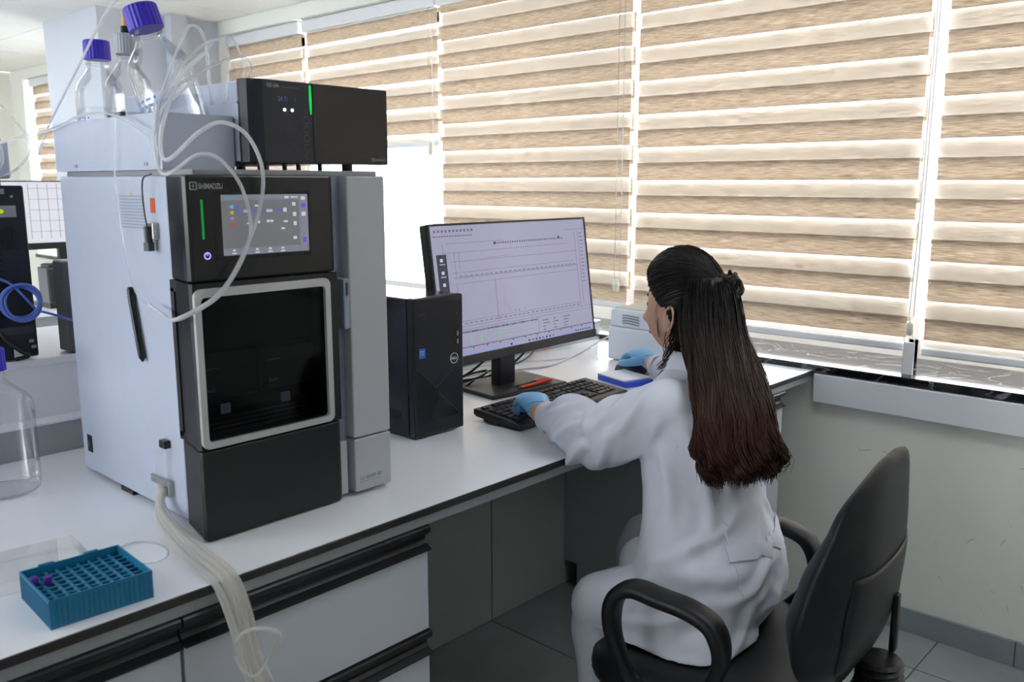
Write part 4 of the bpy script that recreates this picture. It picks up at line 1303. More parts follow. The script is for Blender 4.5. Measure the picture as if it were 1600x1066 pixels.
# pens on the monitor foot
def pen(label, a, b, m, tip, r=0.0046):
    t = thing('pen', label, 'pen', a, group='pens on the monitor foot')
    A, B = v3(a), v3(b)
    MB().cyl(A.lerp(B, 0.12), A.lerp(B, 0.72), r, n=12).build('barrel', m, t, smooth=50)
    MB().cyl(A.lerp(B, 0.70), B, r * 1.12, r * 0.95, n=12).build('pen_cap', 'pen_red', t, smooth=50)
    MB().cyl(A, A.lerp(B, 0.13), r * 0.35, r, n=12).build('tip', tip, t, smooth=50)
    MB().cyl(B, B + (B - A) * 0.03, r * 0.6, n=10).build('end_plug', 'pen_blue' if m == 'pen_black' else 'pen_red', t)
    c = MB()
    d = (B - A).normalized()
    c.tube([A.lerp(B, 0.95) + Vector((0, 0, r * 1.3)), A.lerp(B, 0.62) + Vector((0, 0, r * 1.3))], 0.0012, 6)
    c.build('clip', 'pen_silver' if m == 'pen_black' else 'pen_red', t)
ZB = BENCH + 0.013 + 0.0052
pen('black marker with red cap and blue end on the monitor foot', (-1.596, 1.737, ZB), (-1.603, 1.872, ZB), 'pen_black', 'pen_black')
pen('red pen nearest the keyboard on the monitor foot', (-1.578, 1.730, ZB), (-1.584, 1.880, ZB), 'pen_red', 'pen_black', 0.0040)

# cables
CG = 'cables behind the monitor'
def cable(label, pts, r, m, g=CG):
    tube('cable', label, 'cable', pts, r, m, g, n=10, sides=8)
cable('thick black cable hanging from the monitor down to the worktop', [(-1.66, 1.86, 0.93), (-1.68, 1.90, 0.88), (-1.715, 1.885, 0.82), (-1.76, 1.82, 0.775), (-1.80, 1.74, 0.765), (-1.82, 1.62, 0.765)], 0.0036, 'cable_black')
cable('black cable arching from the tower to the monitor stand', [(-1.74, 1.46, 0.90), (-1.78, 1.53, 0.80), (-1.775, 1.62, 0.775), (-1.74, 1.70, 0.80), (-1.70, 1.76, 0.86), (-1.66, 1.78, 0.92)], 0.0036, 'cable_black')
cable('bundled black cable coiled left of the stand', [(-1.80, 1.55, 0.764), (-1.76, 1.66, 0.772), (-1.72, 1.73, 0.79), (-1.735, 1.77, 0.80), (-1.77, 1.70, 0.785), (-1.745, 1.66, 0.765), (-1.72, 1.66, 0.768), (-1.715, 1.70, 0.785)], 0.0032, 'cable_black')
cable('black cable running along the ledge towards the printer', [(-1.945, 2.30, 0.79), (-1.90, 2.40, 0.79), (-1.87, 2.46, 0.80), (-1.83, 2.50, 0.785), (-1.76, 2.50, 0.765), (-1.70, 2.52, 0.766), (-1.66, 2.575, 0.766)], 0.0036, 'cable_black')
cable('thin black cable leaving the red socket', [(-1.942, 2.285, 0.79), (-1.91, 2.36, 0.785), (-1.925, 2.44, 0.80), (-1.94, 2.50, 0.82)], 0.0032, 'cable_black')
cable('thin black cable lying behind the monitor foot', [(-1.942, 2.215, 0.79), (-1.90, 2.16, 0.775), (-1.86, 2.05, 0.765), (-1.84, 1.90, 0.764), (-1.86, 1.70, 0.764)], 0.0032, 'cable_black')
cable('white cable crossing the worktop to the printer', [(-1.90, 1.50, 0.763), (-1.86, 1.75, 0.763), (-1.79, 1.98, 0.763), (-1.76, 2.05, 0.763), (-1.77, 2.15, 0.764), (-1.80, 2.30, 0.772), (-1.81, 2.45, 0.80), (-1.78, 2.57, 0.82)], 0.0028, 'cable_white')
cable('second white cable lying near the ledge', [(-1.93, 1.45, 0.763), (-1.92, 1.7, 0.763), (-1.90, 2.0, 0.763), (-1.80, 2.20, 0.763), (-1.85, 2.42, 0.763)], 0.0022, 'cable_white')

# ================================================================== things on the opposite bench
SH = 0.962
bi = thing('black_instrument', 'black instrument seen from behind with yellow green indicators on the left', 'instrument', (-2.2, 0.42, SH))
bo = MB().box(-2.40, -1.998, 0.16, 0.672, SH + 0.005, 1.326).build('housing', 'navy_black', bi, bevel=0.004)
for x in (-2.36, -2.04):
    for y in (0.20, 0.63):
        MB().cyl((x, y, SH), (x, y, SH + 0.006), 0.012, n=10).build('foot', 'black_plastic', bi)
BXF = -1.998
MB().box(BXF, BXF + 0.0015, 0.607, 0.653, 1.262, 1.2855).build('rating_plate', 'print_grey', bi)
emat('indicator_lime', rgb(196, 214, 40), 0.9)
for y in (0.6150, 0.6245):
    MB().cyl((BXF + 0.001, y, 1.2740), (BXF + 0.004, y, 1.2740), 0.0045, n=12).build('indicator', 'indicator_lime', bi)
MB().box(BXF, BXF + 0.0015, 0.6115, 0.634, 1.309, 1.320).build('number_plate', 'print_grey', bi)
MB().cyl((BXF, 0.647, 1.304), (BXF + 0.0025, 0.647, 1.304), 0.0028, n=10).build('screw', 'metal', bi)
g_ = MB()
for k in range(12):
    g_.box(BXF, BXF + 0.0014, 0.607, 0.618, 1.061 + 0.0111 * k, 1.0675 + 0.0111 * k)
g_.build('vent_slots', 'inner_black', bi)
g_ = MB()
for k in range(9):
    for j in range(7):
        g_.box(BXF, BXF + 0.0012, 0.6115 + 0.0054 * j, 0.6147 + 0.0054 * j, 1.196 + 0.0054 * k, 1.1992 + 0.0054 * k)
g_.build('fan_grille', 'inner_black', bi)
MB().box(BXF, BXF + 0.0015, 0.556, 0.667, 1.052, 1.0545).build('panel_seam', 'inner_black', bi)
MB().box(BXF, BXF + 0.010, 0.556, 0.662, 1.020, 1.035).build('connector_bar', 'dark_metal', bi)
for z, y in ((0.998, 0.654), (0.985, 0.658)):
    MB().box(BXF, BXF + 0.002, y, y + 0.009, z, z + 0.0065).build('small_label', 'print_grey', bi)
MB().box(BXF, BXF + 0.0025, 0.623, 0.639, 0.969, 0.986).build('earth_plate', 'print_white', bi)
wb = thing('white_module', 'white module box on top of the black instrument', 'module', (-2.2, 0.42, 1.326))
MB().box(-2.38, -2.008, 0.22, 0.655, 1.340, 1.417).build('housing', 'case_white', wb, bevel=0.006)
MB().box(-2.36, -2.03, 0.25, 0.640, 1.326, 1.341).build('plinth', 'vent_shadow', wb)
gb = thing('grey_power_unit', 'slim dark grey unit standing on the raised shelf beside the analyser', 'computer unit', (-2.02, 0.84, SH))
MB().box(-2.056, -1.996, 0.735, 0.945, SH + 0.003, 1.163).build('case', 'box_grey', gb, bevel=0.002)
MB().box(-2.054, -1.998, 0.738, 0.942, 1.163, 1.1655).build('lit_top', 'case_light', gb)  # paler sheet paints the light caught by the top
for y in (0.75, 0.91):
    MB().box(-2.05, -2.0, y, y + 0.02, SH, SH + 0.004).build('foot', 'black_plastic', gb)
# coil of blue network cable hanging on the black instrument
coil = []
for k in range(105):
    a = -0.6 + k * 2 * PI / 26
    rr_ = 0.0345 + 0.0040 * math.sin(k * 0.19)
    coil.append((-1.968 + 0.008 * math.sin(k * 0.27), 0.637 + rr_ * math.cos(a), 1.088 + rr_ * math.sin(a)))
path = [(-1.985, 0.56, 1.165), (-1.975, 0.60, 1.14), (-1.97, 0.625, 1.123)] + coil + [(-1.965, 0.70, 1.055), (-1.97, 0.735, 1.040), (-1.97, 0.78, 1.034), (-1.97, 0.84, 1.03)]
tube('network_cable', 'coiled blue network cable hanging on the black instrument', 'cable', path, 0.0027, 'cable_blue', None, n=3)
tube('instrument_cable', 'black cable hanging down the back of the black instrument', 'cable', [(-1.986, 0.598, 1.025), (-1.975, 0.605, 1.01), (-1.98, 0.63, 0.985), (-1.985, 0.645, 0.972), (-1.982, 0.62, 0.968)], 0.0045, 'cable_black')
for k, (y0, lab) in enumerate(((0.54, 'clear tube bowing down from the white module'), (0.575, 'clear tube rising above the white module'))):
    tube('module_tube', lab, 'tube', [(-2.09, y0, 1.418), (-2.05, y0 + 0.03, 1.505 + 0.02 * k), (-2.0, y0 + 0.065, 1.49), (-1.98, y0 + 0.09 + 0.02 * k, 1.415), (-1.97, y0 + 0.08, 1.36), (-1.99, y0 + 0.02, 1.334)], 0.0026, 'tubing_clear', 'tubes of the white module')

# distant monitor and boxes on the far worktop
fm = thing('monitor', 'distant monitor with white document on screen beyond the raised shelf', 'monitor', (-4.05, 1.38, 0.815))
MB().box(-4.03, -4.00, 1.10, 1.66, 1.055, 1.342).build('panel', 'black_plastic', fm, bevel=0.003)
mat('far_display', rgb(90, 90, 95), 0.3, emit=rgb(225, 226, 236), emit_strength=0.9)
fs = MB().box(-4.0, -3.999, 1.105, 1.655, 1.083, 1.337).build('screen', 'far_display', fm)
b = MB()
for k in range(5):
    b.box(-3.999, -3.9985, 1.36 + 0.038 * k, 1.3615 + 0.038 * k, 1.10, 1.33)
    b.box(-3.999, -3.9985, 1.36, 1.60, 1.13 + 0.045 * k, 1.1312 + 0.045 * k)
b.build('document_lines', 'ui_line', fs)
MB().box(-4.06, -4.03, 1.475, 1.53, 0.83, 1.12).build('neck', 'black_plastic', fm)
MB().box(-4.10, -3.98, 1.36, 1.62, 0.815, 0.83).build('base', 'black_plastic', fm)
fb = thing('far_device', 'black device with a grey side standing on the far worktop', 'device', (-3.92, 1.41, 0.815))
MB().box(-3.975, -3.872, 1.36, 1.455, 0.838, 0.985).build('body', 'box_grey', fb, bevel=0.003)
MB().box(-3.872, -3.865, 1.365, 1.44, 0.84, 0.98).build('front', 'keyboard_body', fb, bevel=0.002)
MB().box(-3.97, -3.88, 1.365, 1.45, 0.815, 0.839).build('plinth', 'black_plastic', fb)
fk = thing('tray', 'flat black tray on top of the far device', 'tray', (-3.92, 1.41, 0.985))
MB().box(-3.97, -3.875, 1.372, 1.450, 0.985, 0.997).build('dish', 'black_plastic', fk, bevel=0.002)
MB().box(-3.965, -3.88, 1.380, 1.442, 0.997, 1.000).build('rim', 'keyboard_body', fk)
# ================================================================== swivel chair
mat('leatherette', rgb(19, 20, 23), 0.45, spec=0.35, bump=(140, 0.15, 0.001))
mat('chair_plastic', rgb(18, 19, 22), 0.42, spec=0.4)
ch = thing('office_chair', 'black swivel chair with loop armrests under the seated person', 'chair', (-0.795, 1.475, 0), math.radians(95), local=True)
# seat cushion: rounded slab with a waterfall front; local +y is forward
def pad(a, b, z0, z1, n=40, p=3.2):
    rings = []
    for t_, s in ((0.0, 0.90), (0.12, 0.97), (0.4, 1.0), (0.7, 0.985), (0.9, 0.93), (0.97, 0.86), (1.0, 0.6), (1.005, 0.25)):
        r_ = []
        for k in range(n):
            an = 2 * PI * k / n
            c, s_ = math.cos(an), math.sin(an)
            q = (abs(c) ** p + abs(s_) ** p) ** (-1 / p)
            y = b * q * s_ * s
            r_.append((a * q * c * s, y, z0 + (z1 - z0) * t_ - 0.018 * max(0.0, y / b) ** 3 - 0.010 * (1 - (a * q * c * s / a) ** 2) * (t_ > 0.85)))
        rings.append(r_)
    return rings
MB().loft(pad(0.235, 0.225, 0.375, 0.452)).build('seat', 'leatherette', ch, smooth=True)
MB().loft(pad(0.22, 0.21, 0.345, 0.385)).build('seat_shell', 'chair_plastic', ch, smooth=True)
# backrest: curved cushion with a lumbar bulge and a plastic rear shell
def knots(K, t_):
    for (t0, v0), (t1, v1) in zip(K[:-1], K[1:]):
        if t_ <= t1:
            k = (t_ - t0) / (t1 - t0)
            k = k * k * (3 - 2 * k) * 0.5 + k * 0.5
            return v0 + (v1 - v0) * k
    return K[-1][1]
BF = [(0, -0.238), (0.15, -0.196), (0.32, -0.183), (0.5, -0.202), (0.75, -0.243), (1, -0.287)]
BR = [(0, -0.262), (0.15, -0.288), (0.3, -0.302), (0.6, -0.312), (1, -0.308)]
BW = [(0, 0.140), (0.05, 0.172), (0.15, 0.203), (0.35, 0.216), (0.6, 0.203), (0.82, 0.172), (0.91, 0.146), (0.96, 0.115), (0.985, 0.080), (1, 0.035)]
def back_grid(front=True):
    NS, NT = 25, 33
    g = []
    for j in range(NT):
        t_ = j / (NT - 1)
        f_, r_, hw = knots(BF, t_), knots(BR, t_), knots(BW, t_)
        row = []
        for i in range(NS):
            s = -1 + 2 * i / (NS - 1)
            s = math.copysign(abs(s) ** 0.75, s)
            mid, half = (f_ + r_) / 2, (f_ - r_) / 2 * (1 - 0.92 * abs(s) ** 5)
            row.append((s * hw, mid + 0.022 * (s * hw / 0.216) ** 2 + (half if front else -half), 0.468 + 0.410 * t_))
        g.append(row)
    return g
def shell_mesh(gf, gr):
    b = MB()
    nt, ns = len(gf), len(gf[0])
    b.v = [p for r_ in gf for p in r_] + [p for r_ in gr for p in r_]
    k = nt * ns
    for j in range(nt - 1):
        for i in range(ns - 1):
            a = j * ns + i
            b.f.append((a, a + 1, a + 1 + ns, a + ns))
            b.f.append((k + a, k + a + ns, k + a + 1 + ns, k + a + 1))
    for j in range(nt - 1):
        for i in (0, ns - 1):
            a = j * ns + i
            b.f.append((a, a + ns, k + a + ns, k + a))
    for i in range(ns - 1):
        for j in (0, nt - 1):
            a = j * ns + i
            b.f.append((a, a + 1, k + a + 1, k + a))
    return b
gf, gr = back_grid(True), back_grid(False)
bk = shell_mesh(gf, gr).build('backrest', 'leatherette', ch, smooth=True, subsurf=1)
rows = range(4, 19)
gr2 = [[(x, y + 0.001, z) for x, y, z in gr[j][4:-4]] for j in rows]
gr3 = [[(x, y - 0.007 * math.sin(PI * (i + 0.5) / 17) ** 0.3 * math.sin(PI * (j - 3.5) / 15) ** 0.3, z) for i, (x, y, z) in enumerate(gr[j][4:-4])] for j in rows]
shell_mesh(gr2, gr3).build('back_shell', 'chair_plastic', ch, smooth=True)
# loop armrests
for s in (-1, 1):
    xs = s * 0.232
    path = spline([(xs, 0.025, 0.405), (xs + s * 0.004, 0.070, 0.440), (xs + s * 0.006, 0.106, 0.515), (xs + s * 0.004, 0.106, 0.580), (xs, 0.072, 0.610), (xs, 0.015, 0.608), (xs, -0.045, 0.603), (xs, -0.088, 0.584), (xs, -0.104, 0.535), (xs, -0.085, 0.475), (xs, -0.045, 0.425)], 6)
    b = MB()
    rings = []
    for i, p in enumerate(path):
        d = (path[min(i + 1, len(path) - 1)] - path[max(i - 1, 0)]).normalized()
        side = Vector((1, 0, 0))
        nrm = d.cross(side).normalized()
        top = max(0.0, min(1.0, (p.z - 0.47) / 0.1))
        a_, b_ = 0.016 + 0.010 * top, 0.0115 + 0.003 * top
        rings.append([p + side * a_ * math.copysign(abs(math.cos(q)) ** 0.7, math.cos(q)) + nrm * b_ * math.copysign(abs(math.sin(q)) ** 0.7, math.sin(q)) for q in [2 * PI * k / 16 for k in range(16)]])
    b.loft(rings)
    b.build('armrest', 'chair_plastic', ch, smooth=True)
# bellows joint between seat and back
bl = spline([(0, -0.15, 0.375), (0, -0.22, 0.370), (0, -0.275, 0.395), (0, -0.300, 0.445), (0, -0.300, 0.50)], 9)
MB().tube(bl, [0.036 + (0.006 if i % 2 else 0) for i in range(len(bl))], 20).build('bellows', 'chair_plastic', ch)
MB().box(0.03, 0.05, -0.318, -0.306, 0.50, 0.61).build('back_post', 'chair_plastic', ch, bevel=0.004)
MB().cyl((0, 0, 0.085), (0, 0, 0.35), 0.026, n=18).build('gas_lift', 'chair_plastic', ch, smooth=50)
for k in range(5):
    a = 2 * PI * k / 5 + 0.3
    c_, s_ = math.cos(a), math.sin(a)
    lg = MB().tube([(0.02 * c_, 0.02 * s_, 0.105), (0.15 * c_, 0.15 * s_, 0.095), (0.285 * c_, 0.285 * s_, 0.070)], [0.026, 0.021, 0.016], 10).build('star_leg', 'chair_plastic', ch, smooth=True)
    w_ = MB()
    for s in (-1, 1):
        q = Vector((0.285 * c_, 0.285 * s_, 0.026)) + Vector((-s_, c_, 0)) * s * 0.014
        w_.cyl(q - Vector((-s_, c_, 0)) * 0.008, q + Vector((-s_, c_, 0)) * 0.008, 0.026, n=18)
    w_.cyl((0.285 * c_, 0.285 * s_, 0.03), (0.285 * c_, 0.285 * s_, 0.072), 0.007, n=8)
    w_.build('caster', 'black_plastic', lg)

# ================================================================== seated person
mat('skin', rgb(206, 164, 140), 0.5, subsurf=0.12, noise_scale=40, noise_amt=0.03)
mat('lips', rgb(176, 104, 98), 0.4)
mat('eye_white', rgb(235, 233, 230), 0.2)
mat('iris', rgb(40, 26, 18), 0.2)
mat('brow', rgb(34, 25, 22), 0.6)
mat('glove_blue', rgb(118, 178, 226), 0.38, bump=(60, 0.12, 0.002))
mat('shoe', rgb(225, 225, 228), 0.5)
mat('trousers', rgb(196, 200, 210), 0.8, bump=(30, 0.2, 0.003))
coat_m = mat('coat_cotton', rgb(214, 217, 231), 0.75, spec=0.25, noise_scale=9, noise_amt=0.012, bump=(26, 0.22, 0.004))
def hair_mat():
    m = mat('hair_brown', rgb(24, 17, 15), 0.40, spec=0.30)
    nt = m.node_tree
    b = nt.nodes['Principled BSDF']
    geo = nt.nodes.new('ShaderNodeNewGeometry')
    sx = nt.nodes.new('ShaderNodeSeparateXYZ')
    nt.links.new(geo.outputs['Position'], sx.inputs[0])
    n = nt.nodes.new('ShaderNodeTexNoise')
    n.inputs['Scale'].default_value = 14
    ad = nt.nodes.new('ShaderNodeMath')
    ad.operation = 'MULTIPLY_ADD'
    nt.links.new(n.outputs['Fac'], ad.inputs[0])
    ad.inputs[1].default_value = 0.10
    nt.links.new(sx.outputs['Z'], ad.inputs[2])
    cr = nt.nodes.new('ShaderNodeValToRGB')          # darker grown-out roots, tinted lengths
    mr = nt.nodes.new('ShaderNodeMapRange')
    mr.inputs['From Min'].default_value = 0.75
    mr.inputs['From Max'].default_value = 1.12
    nt.links.new(ad.outputs[0], mr.inputs['Value'])
    nt.links.new(mr.outputs[0], cr.inputs['Fac'])
    cr.color_ramp.elements[0].color = rgb(40, 22, 16)
    cr.color_ramp.elements[1].color = rgb(15, 12, 12)
    e = cr.color_ramp.elements.new(0.45)
    e.color = rgb(60, 30, 18)
    nt.links.new(cr.outputs['Color'], b.inputs['Base Color'])
    return m
hair_mat()

def ell(c, hx, hy, z, n=40, p=2.0, rot=0.0):
    out = []
    for k in range(n):
        a = 2 * PI * k / n
        co, si = math.cos(a), math.sin(a)
        q = (abs(co) ** p + abs(si) ** p) ** (-1 / p)
        x, y = hx * q * co, hy * q * si
        out.append((c[0] + x * math.cos(rot) - y * math.sin(rot), c[1] + x * math.sin(rot) + y * math.cos(rot), z))
    return out

def limb(b, pts, rs, n=20, sub=6, ends=True):
    """tapered round limb with rounded ends"""
    P_ = spline([Vector(p) for p in pts], sub)
    R_ = [v.x for v in spline([Vector((r, 0, 0)) for r in rs], sub)]
    if ends:
        d0 = (P_[0] - P_[1]).normalized()
        d1 = (P_[-1] - P_[-2]).normalized()
        head = [(P_[0] + d0 * R_[0] * math.sin(a), R_[0] * math.cos(a)) for a in (1.3, 0.95, 0.5)]
        tail = [(P_[-1] + d1 * R_[-1] * math.sin(a), R_[-1] * math.cos(a)) for a in (0.5, 0.95, 1.3)]
        P_ = [h[0] for h in head] + P_ + [t_[0] for t_ in tail]
        R_ = [h[1] for h in head] + R_ + [t_[1] for t_ in tail]
    b.tube(P_, R_, n)

def fuse(parts, voxel, smooth_it=6, fold=None, name='m'):
    """closed shells -> one continuous surface"""
    b = MB()
    for q in parts:
        b.add(q.v, q.f)
    me = bpy.data.meshes.new('tmp')
    me.from_pydata(b.v, [], b.f)
    bm = bmesh.new()
    bm.from_mesh(me)
    bmesh.ops.recalc_face_normals(bm, faces=bm.faces)
    bm.to_mesh(me)
    bm.free()
    o = bpy.data.objects.new('tmp', me)
    COL.objects.link(o)
    r = o.modifiers.new('r', 'REMESH')
    r.mode = 'VOXEL'
    r.voxel_size = voxel
    s = o.modifiers.new('s', 'SMOOTH')
    s.factor = 0.5
    s.iterations = smooth_it
    dg = bpy.context.evaluated_depsgraph_get()
    dg.update()
    out = bpy.data.meshes.new_from_object(o.evaluated_get(dg))
    bpy.data.objects.remove(o, do_unlink=True)
    bpy.data.meshes.remove(me)
    if fold:
        nrm = [v.normal.copy() for v in out.vertices]
        for v, n in zip(out.vertices, nrm):
            v.co += n * fold(v.co, n)
    for p in out.polygons:
        p.use_smooth = True
    return out

def put(me, name, m, parent):
    off = ORG.get(parent.name, Vector((0, 0, 0)))
    for v in me.vertices:
        v.co -= off
    me.materials.clear()
    me.materials.append(MATS[m])
    me.name = name
    o = bpy.data.objects.new(name, me)
    COL.objects.link(o)
    o.parent = parent
    ORG[o.name] = off
    return o

pe = thing('person', 'seated person in a white lab coat and blue gloves typing at the bench', 'person', (-0.83, 1.52, 0.0))

# ---- skeleton points (room coordinates); the person faces the bench, towards -X
SH_L, EL_L, WR_L = Vector((-0.945, 1.495, 0.880)), Vector((-1.083, 1.425, 0.808)), Vector((-1.282, 1.480, 0.814))
SH_R, EL_R, WR_R = Vector((-0.965, 1.785, 0.880)), Vector((-1.150, 1.985, 0.826)), Vector((-1.400, 2.118, 0.812))
HEAD_C = Vector((-1.024, 1.670, 1.070))
HF = Vector((-0.995, -0.03, -0.10)).normalized()       # where the face points
HU = Vector((-0.10, 0.0, 0.995))
HU = (HU - HF * HU.dot(HF)).normalized()
HR = HF.cross(HU)                                      # towards the right ear

def head_point(x, y, z, off=0.0):
    """unit sphere direction -> point of the head (x right, y forward, z up)"""
    w, d, h = 0.072, 0.086, 0.108
    px, py, pz = x * w, y * d, z * h
    if z < 0.1:                                        # jaw narrows, chin comes forward
        k = min(1.0, (0.1 - z) / 1.1)
        px *= 1 - 0.38 * k ** 1.4
        py = py * (1 - 0.20 * k) + 0.038 * k * (0.35 + 0.65 * max(0.0, y + 0.5))
    if y > 0:
        py *= 1 - 0.10 * (1 - abs(x)) * (z < 0.6)
        g = math.exp(-((x / 0.16) ** 2))
        py += 0.024 * g * math.exp(-(((z + 0.30) / 0.15) ** 2)) + 0.010 * g * math.exp(-(((z + 0.10) / 0.20) ** 2))   # nose
        py -= 0.006 * math.exp(-(((abs(x) - 0.36) / 0.16) ** 2)) * math.exp(-(((z + 0.02) / 0.13) ** 2))               # eye sockets
        py += 0.005 * math.exp(-((x / 0.30) ** 2)) * math.exp(-(((z + 0.58) / 0.07) ** 2))                              # lips
        py += 0.005 * math.exp(-((x / 0.25) ** 2)) * math.exp(-(((z + 0.86) / 0.10) ** 2))                              # chin
        py += 0.003 * math.exp(-(((abs(x) - 0.6) / 0.2) ** 2)) * math.exp(-(((z + 0.28) / 0.2) ** 2))                   # cheek
    v = Vector((px, py, pz))
    if off:
        v += Vector((x, y, z)).normalized() * off
    return HEAD_C + HR * v.x + HF * v.y + HU * v.z

def sphere_grid(fn, nu=56, nv=40):
    b = MB()
    rings = []
    for j in range(1, nv):
        th = PI * j / nv
        rings.append([fn(math.sin(th) * math.cos(2 * PI * i / nu), math.sin(th) * math.sin(2 * PI * i / nu), math.cos(th)) for i in range(nu)])
    b.loft(rings)
    return b

def ear(sgn):
    b = MB()
    c = HEAD_C + HR * sgn * 0.070 - HF * 0.002 - HU * 0.026
    out = HR * sgn
    up_ = (HU + HF * -0.22).normalized()
    fw = up_.cross(out).normalized() * -sgn
    fw = HF
    rings = []
    for k in range(17):                                 # the rim
        a = -0.5 * PI * 0.9 + k / 16 * 1.72 * PI
        r1, r2 = 0.0155, 0.027
        rings.append(c - fw * r1 * math.cos(a) * 0.95 - fw * 0.006 + up_ * r2 * math.sin(a) + out * (0.013 + 0.005 * math.cos(a)))
    b.tube(rings, 0.0042, 8)
    q = MB()
    limb(q, [c - up_ * 0.026 + out * 0.009, c - fw * 0.004 - out * 0.003, c + up_ * 0.018 - fw * 0.006 - out * 0.001], [0.006, 0.009, 0.008], 12, 4)
    b.add(q.v, q.f)
    return b

# ---- hands
def hand(wr, d, n, thumb, curls, spread=0.10, lens=(0.070, 0.079, 0.073, 0.057), grow=0.0, cuff=0.0):
    """palm, four unequal bent fingers, thumb from the side of the palm. d: to the knuckles, n: back of hand, thumb: side sign"""
    d = d.normalized()
    n = (n - d * n.dot(d)).normalized()
    s = d.cross(n) * thumb                               # towards the thumb
    parts = []
    pb = MB()
    rings = []
    for t_, hw, hz in ((-0.02 - cuff, 0.0225, 0.0185), (0.0, 0.0235, 0.0175), (0.02, 0.029, 0.0165), (0.045, 0.0355, 0.0155), (0.070, 0.0375, 0.0140), (0.084, 0.0345, 0.0105)):
        c = wr + d * t_ + n * 0.004 * math.sin(max(0.0, t_) * 30)
        rings.append([c + s * (hw + grow) * math.cos(a) + n * (hz + grow) * math.sin(a) for a in [2 * PI * k / 20 for k in range(20)]])
    pb.loft(rings)
    parts.append(pb)
    for i in range(4):
        off = (0.026 - 0.0172 * i)
        base = wr + d * (0.072 - 0.004 * abs(i - 1) - 0.004 * (i == 3)) + s * off + n * 0.001
        ang = curls[i]
        dir_ = (d + s * (spread * (1.2 - 0.9 * i) * 0.6)).normalized()
        pts, rs = [base - dir_ * 0.012, base], [0.0088 + grow, 0.0090 + grow]
        p_, bend = base, 0.0
        for seg, (fr_, rr0) in enumerate(((0.46, 0.0086), (0.30, 0.0078), (0.24, 0.0066))):
            bend += ang[seg]
            dd = dir_ * math.cos(bend) - n * math.sin(bend)
            p_ = p_ + dd * lens[i] * fr_
            pts.append(p_)
            rs.append(rr0 + grow)
        f_ = MB()
        limb(f_, pts, rs, 12, 4)
        parts.append(f_)
    tb_ = wr + d * 0.022 + s * 0.022 - n * 0.004
    t1 = tb_ + (d * 0.62 + s * 0.70 - n * 0.30).normalized() * 0.036
    t2 = t1 + (d * 0.92 + s * 0.22 - n * 0.30).normalized() * 0.028
    t3 = t2 + (d * 0.96 - s * 0.02 - n * 0.28).normalized() * 0.020
    f_ = MB()
    limb(f_, [tb_ - s * 0.008, tb_, t1, t2, t3], [0.012 + grow, 0.0125 + grow, 0.0100 + grow, 0.0088 + grow, 0.0070 + grow], 12, 4)
    parts.append(f_)
    return parts

dL = Vector((-0.80, 0.58, 0.10))
dR = Vector((-0.86, 0.50, 0.12))
curlL = [(0.35, 0.75, 0.45), (0.32, 0.78, 0.45), (0.35, 0.80, 0.45), (0.42, 0.80, 0.45)]
curlR = [(0.30, 0.40, 0.30), (0.28, 0.42, 0.30), (0.34, 0.50, 0.35), (0.40, 0.55, 0.35)]
WL, WRh = WR_L + Vector((-0.004, 0.003, 0.004)), WR_R + Vector((-0.01, 0.005, 0.006))
UP = Vector((0, 0, 1))
hL = hand(WL, dL, UP, 1, curlL, spread=0.24)
hR = hand(WRh, dR, UP, -1, curlR)

# ---- body: one continuous skin surface
neck = MB()
limb(neck, [(-0.968, 1.652, 0.905), (-0.975, 1.660, 0.965), (-0.990, 1.672, 1.025), (-0.995, 1.676, 1.06)], [0.062, 0.050, 0.048, 0.050], 24)
core = MB()
core.loft([ell((-0.84, 1.525), 0.115, 0.15, 0.50), ell((-0.855, 1.535), 0.11, 0.145, 0.58), ell((-0.88, 1.555), 0.095, 0.12, 0.69), ell((-0.91, 1.585), 0.10, 0.135, 0.80), ell((-0.935, 1.615), 0.085, 0.135, 0.88), ell((-0.955, 1.64), 0.055, 0.08, 0.925)])
armL, armR, legL, legR = MB(), MB(), MB(), MB()
limb(armL, [SH_L + Vector((0.01, 0.04, -0.01)), SH_L, SH_L.lerp(EL_L, 0.5), EL_L, EL_L.lerp(WR_L, 0.4), WR_L], [0.045, 0.046, 0.041, 0.035, 0.036, 0.023])
limb(armR, [SH_R + Vector((0.01, -0.04, -0.01)), SH_R, SH_R.lerp(EL_R, 0.5), EL_R, EL_R.lerp(WR_R, 0.4), WR_R], [0.045, 0.046, 0.041, 0.035, 0.036, 0.023])
KN_L, KN_R = Vector((-1.030, 1.375, 0.462)), Vector((-1.10, 1.660, 0.485))
AN_L, AN_R = Vector((-0.945, 1.325, 0.085)), Vector((-1.08, 1.62, 0.085))
limb(legL, [(-0.86, 1.45, 0.525), (-0.95, 1.41, 0.490), KN_L, (KN_L + AN_L) / 2, AN_L], [0.060, 0.050, 0.040, 0.040, 0.030])
limb(legR, [(-0.86, 1.61, 0.525), (-1.0, 1.64, 0.515), KN_R, (KN_R + AN_R) / 2, AN_R], [0.060, 0.050, 0.040, 0.040, 0.030])
body_me = fuse([sphere_grid(head_point), neck, core, armL, armR, legL, legR, ear(1), ear(-1)] + hL + hR, 0.0042, 2)
body = put(body_me, 'body', 'skin', pe)

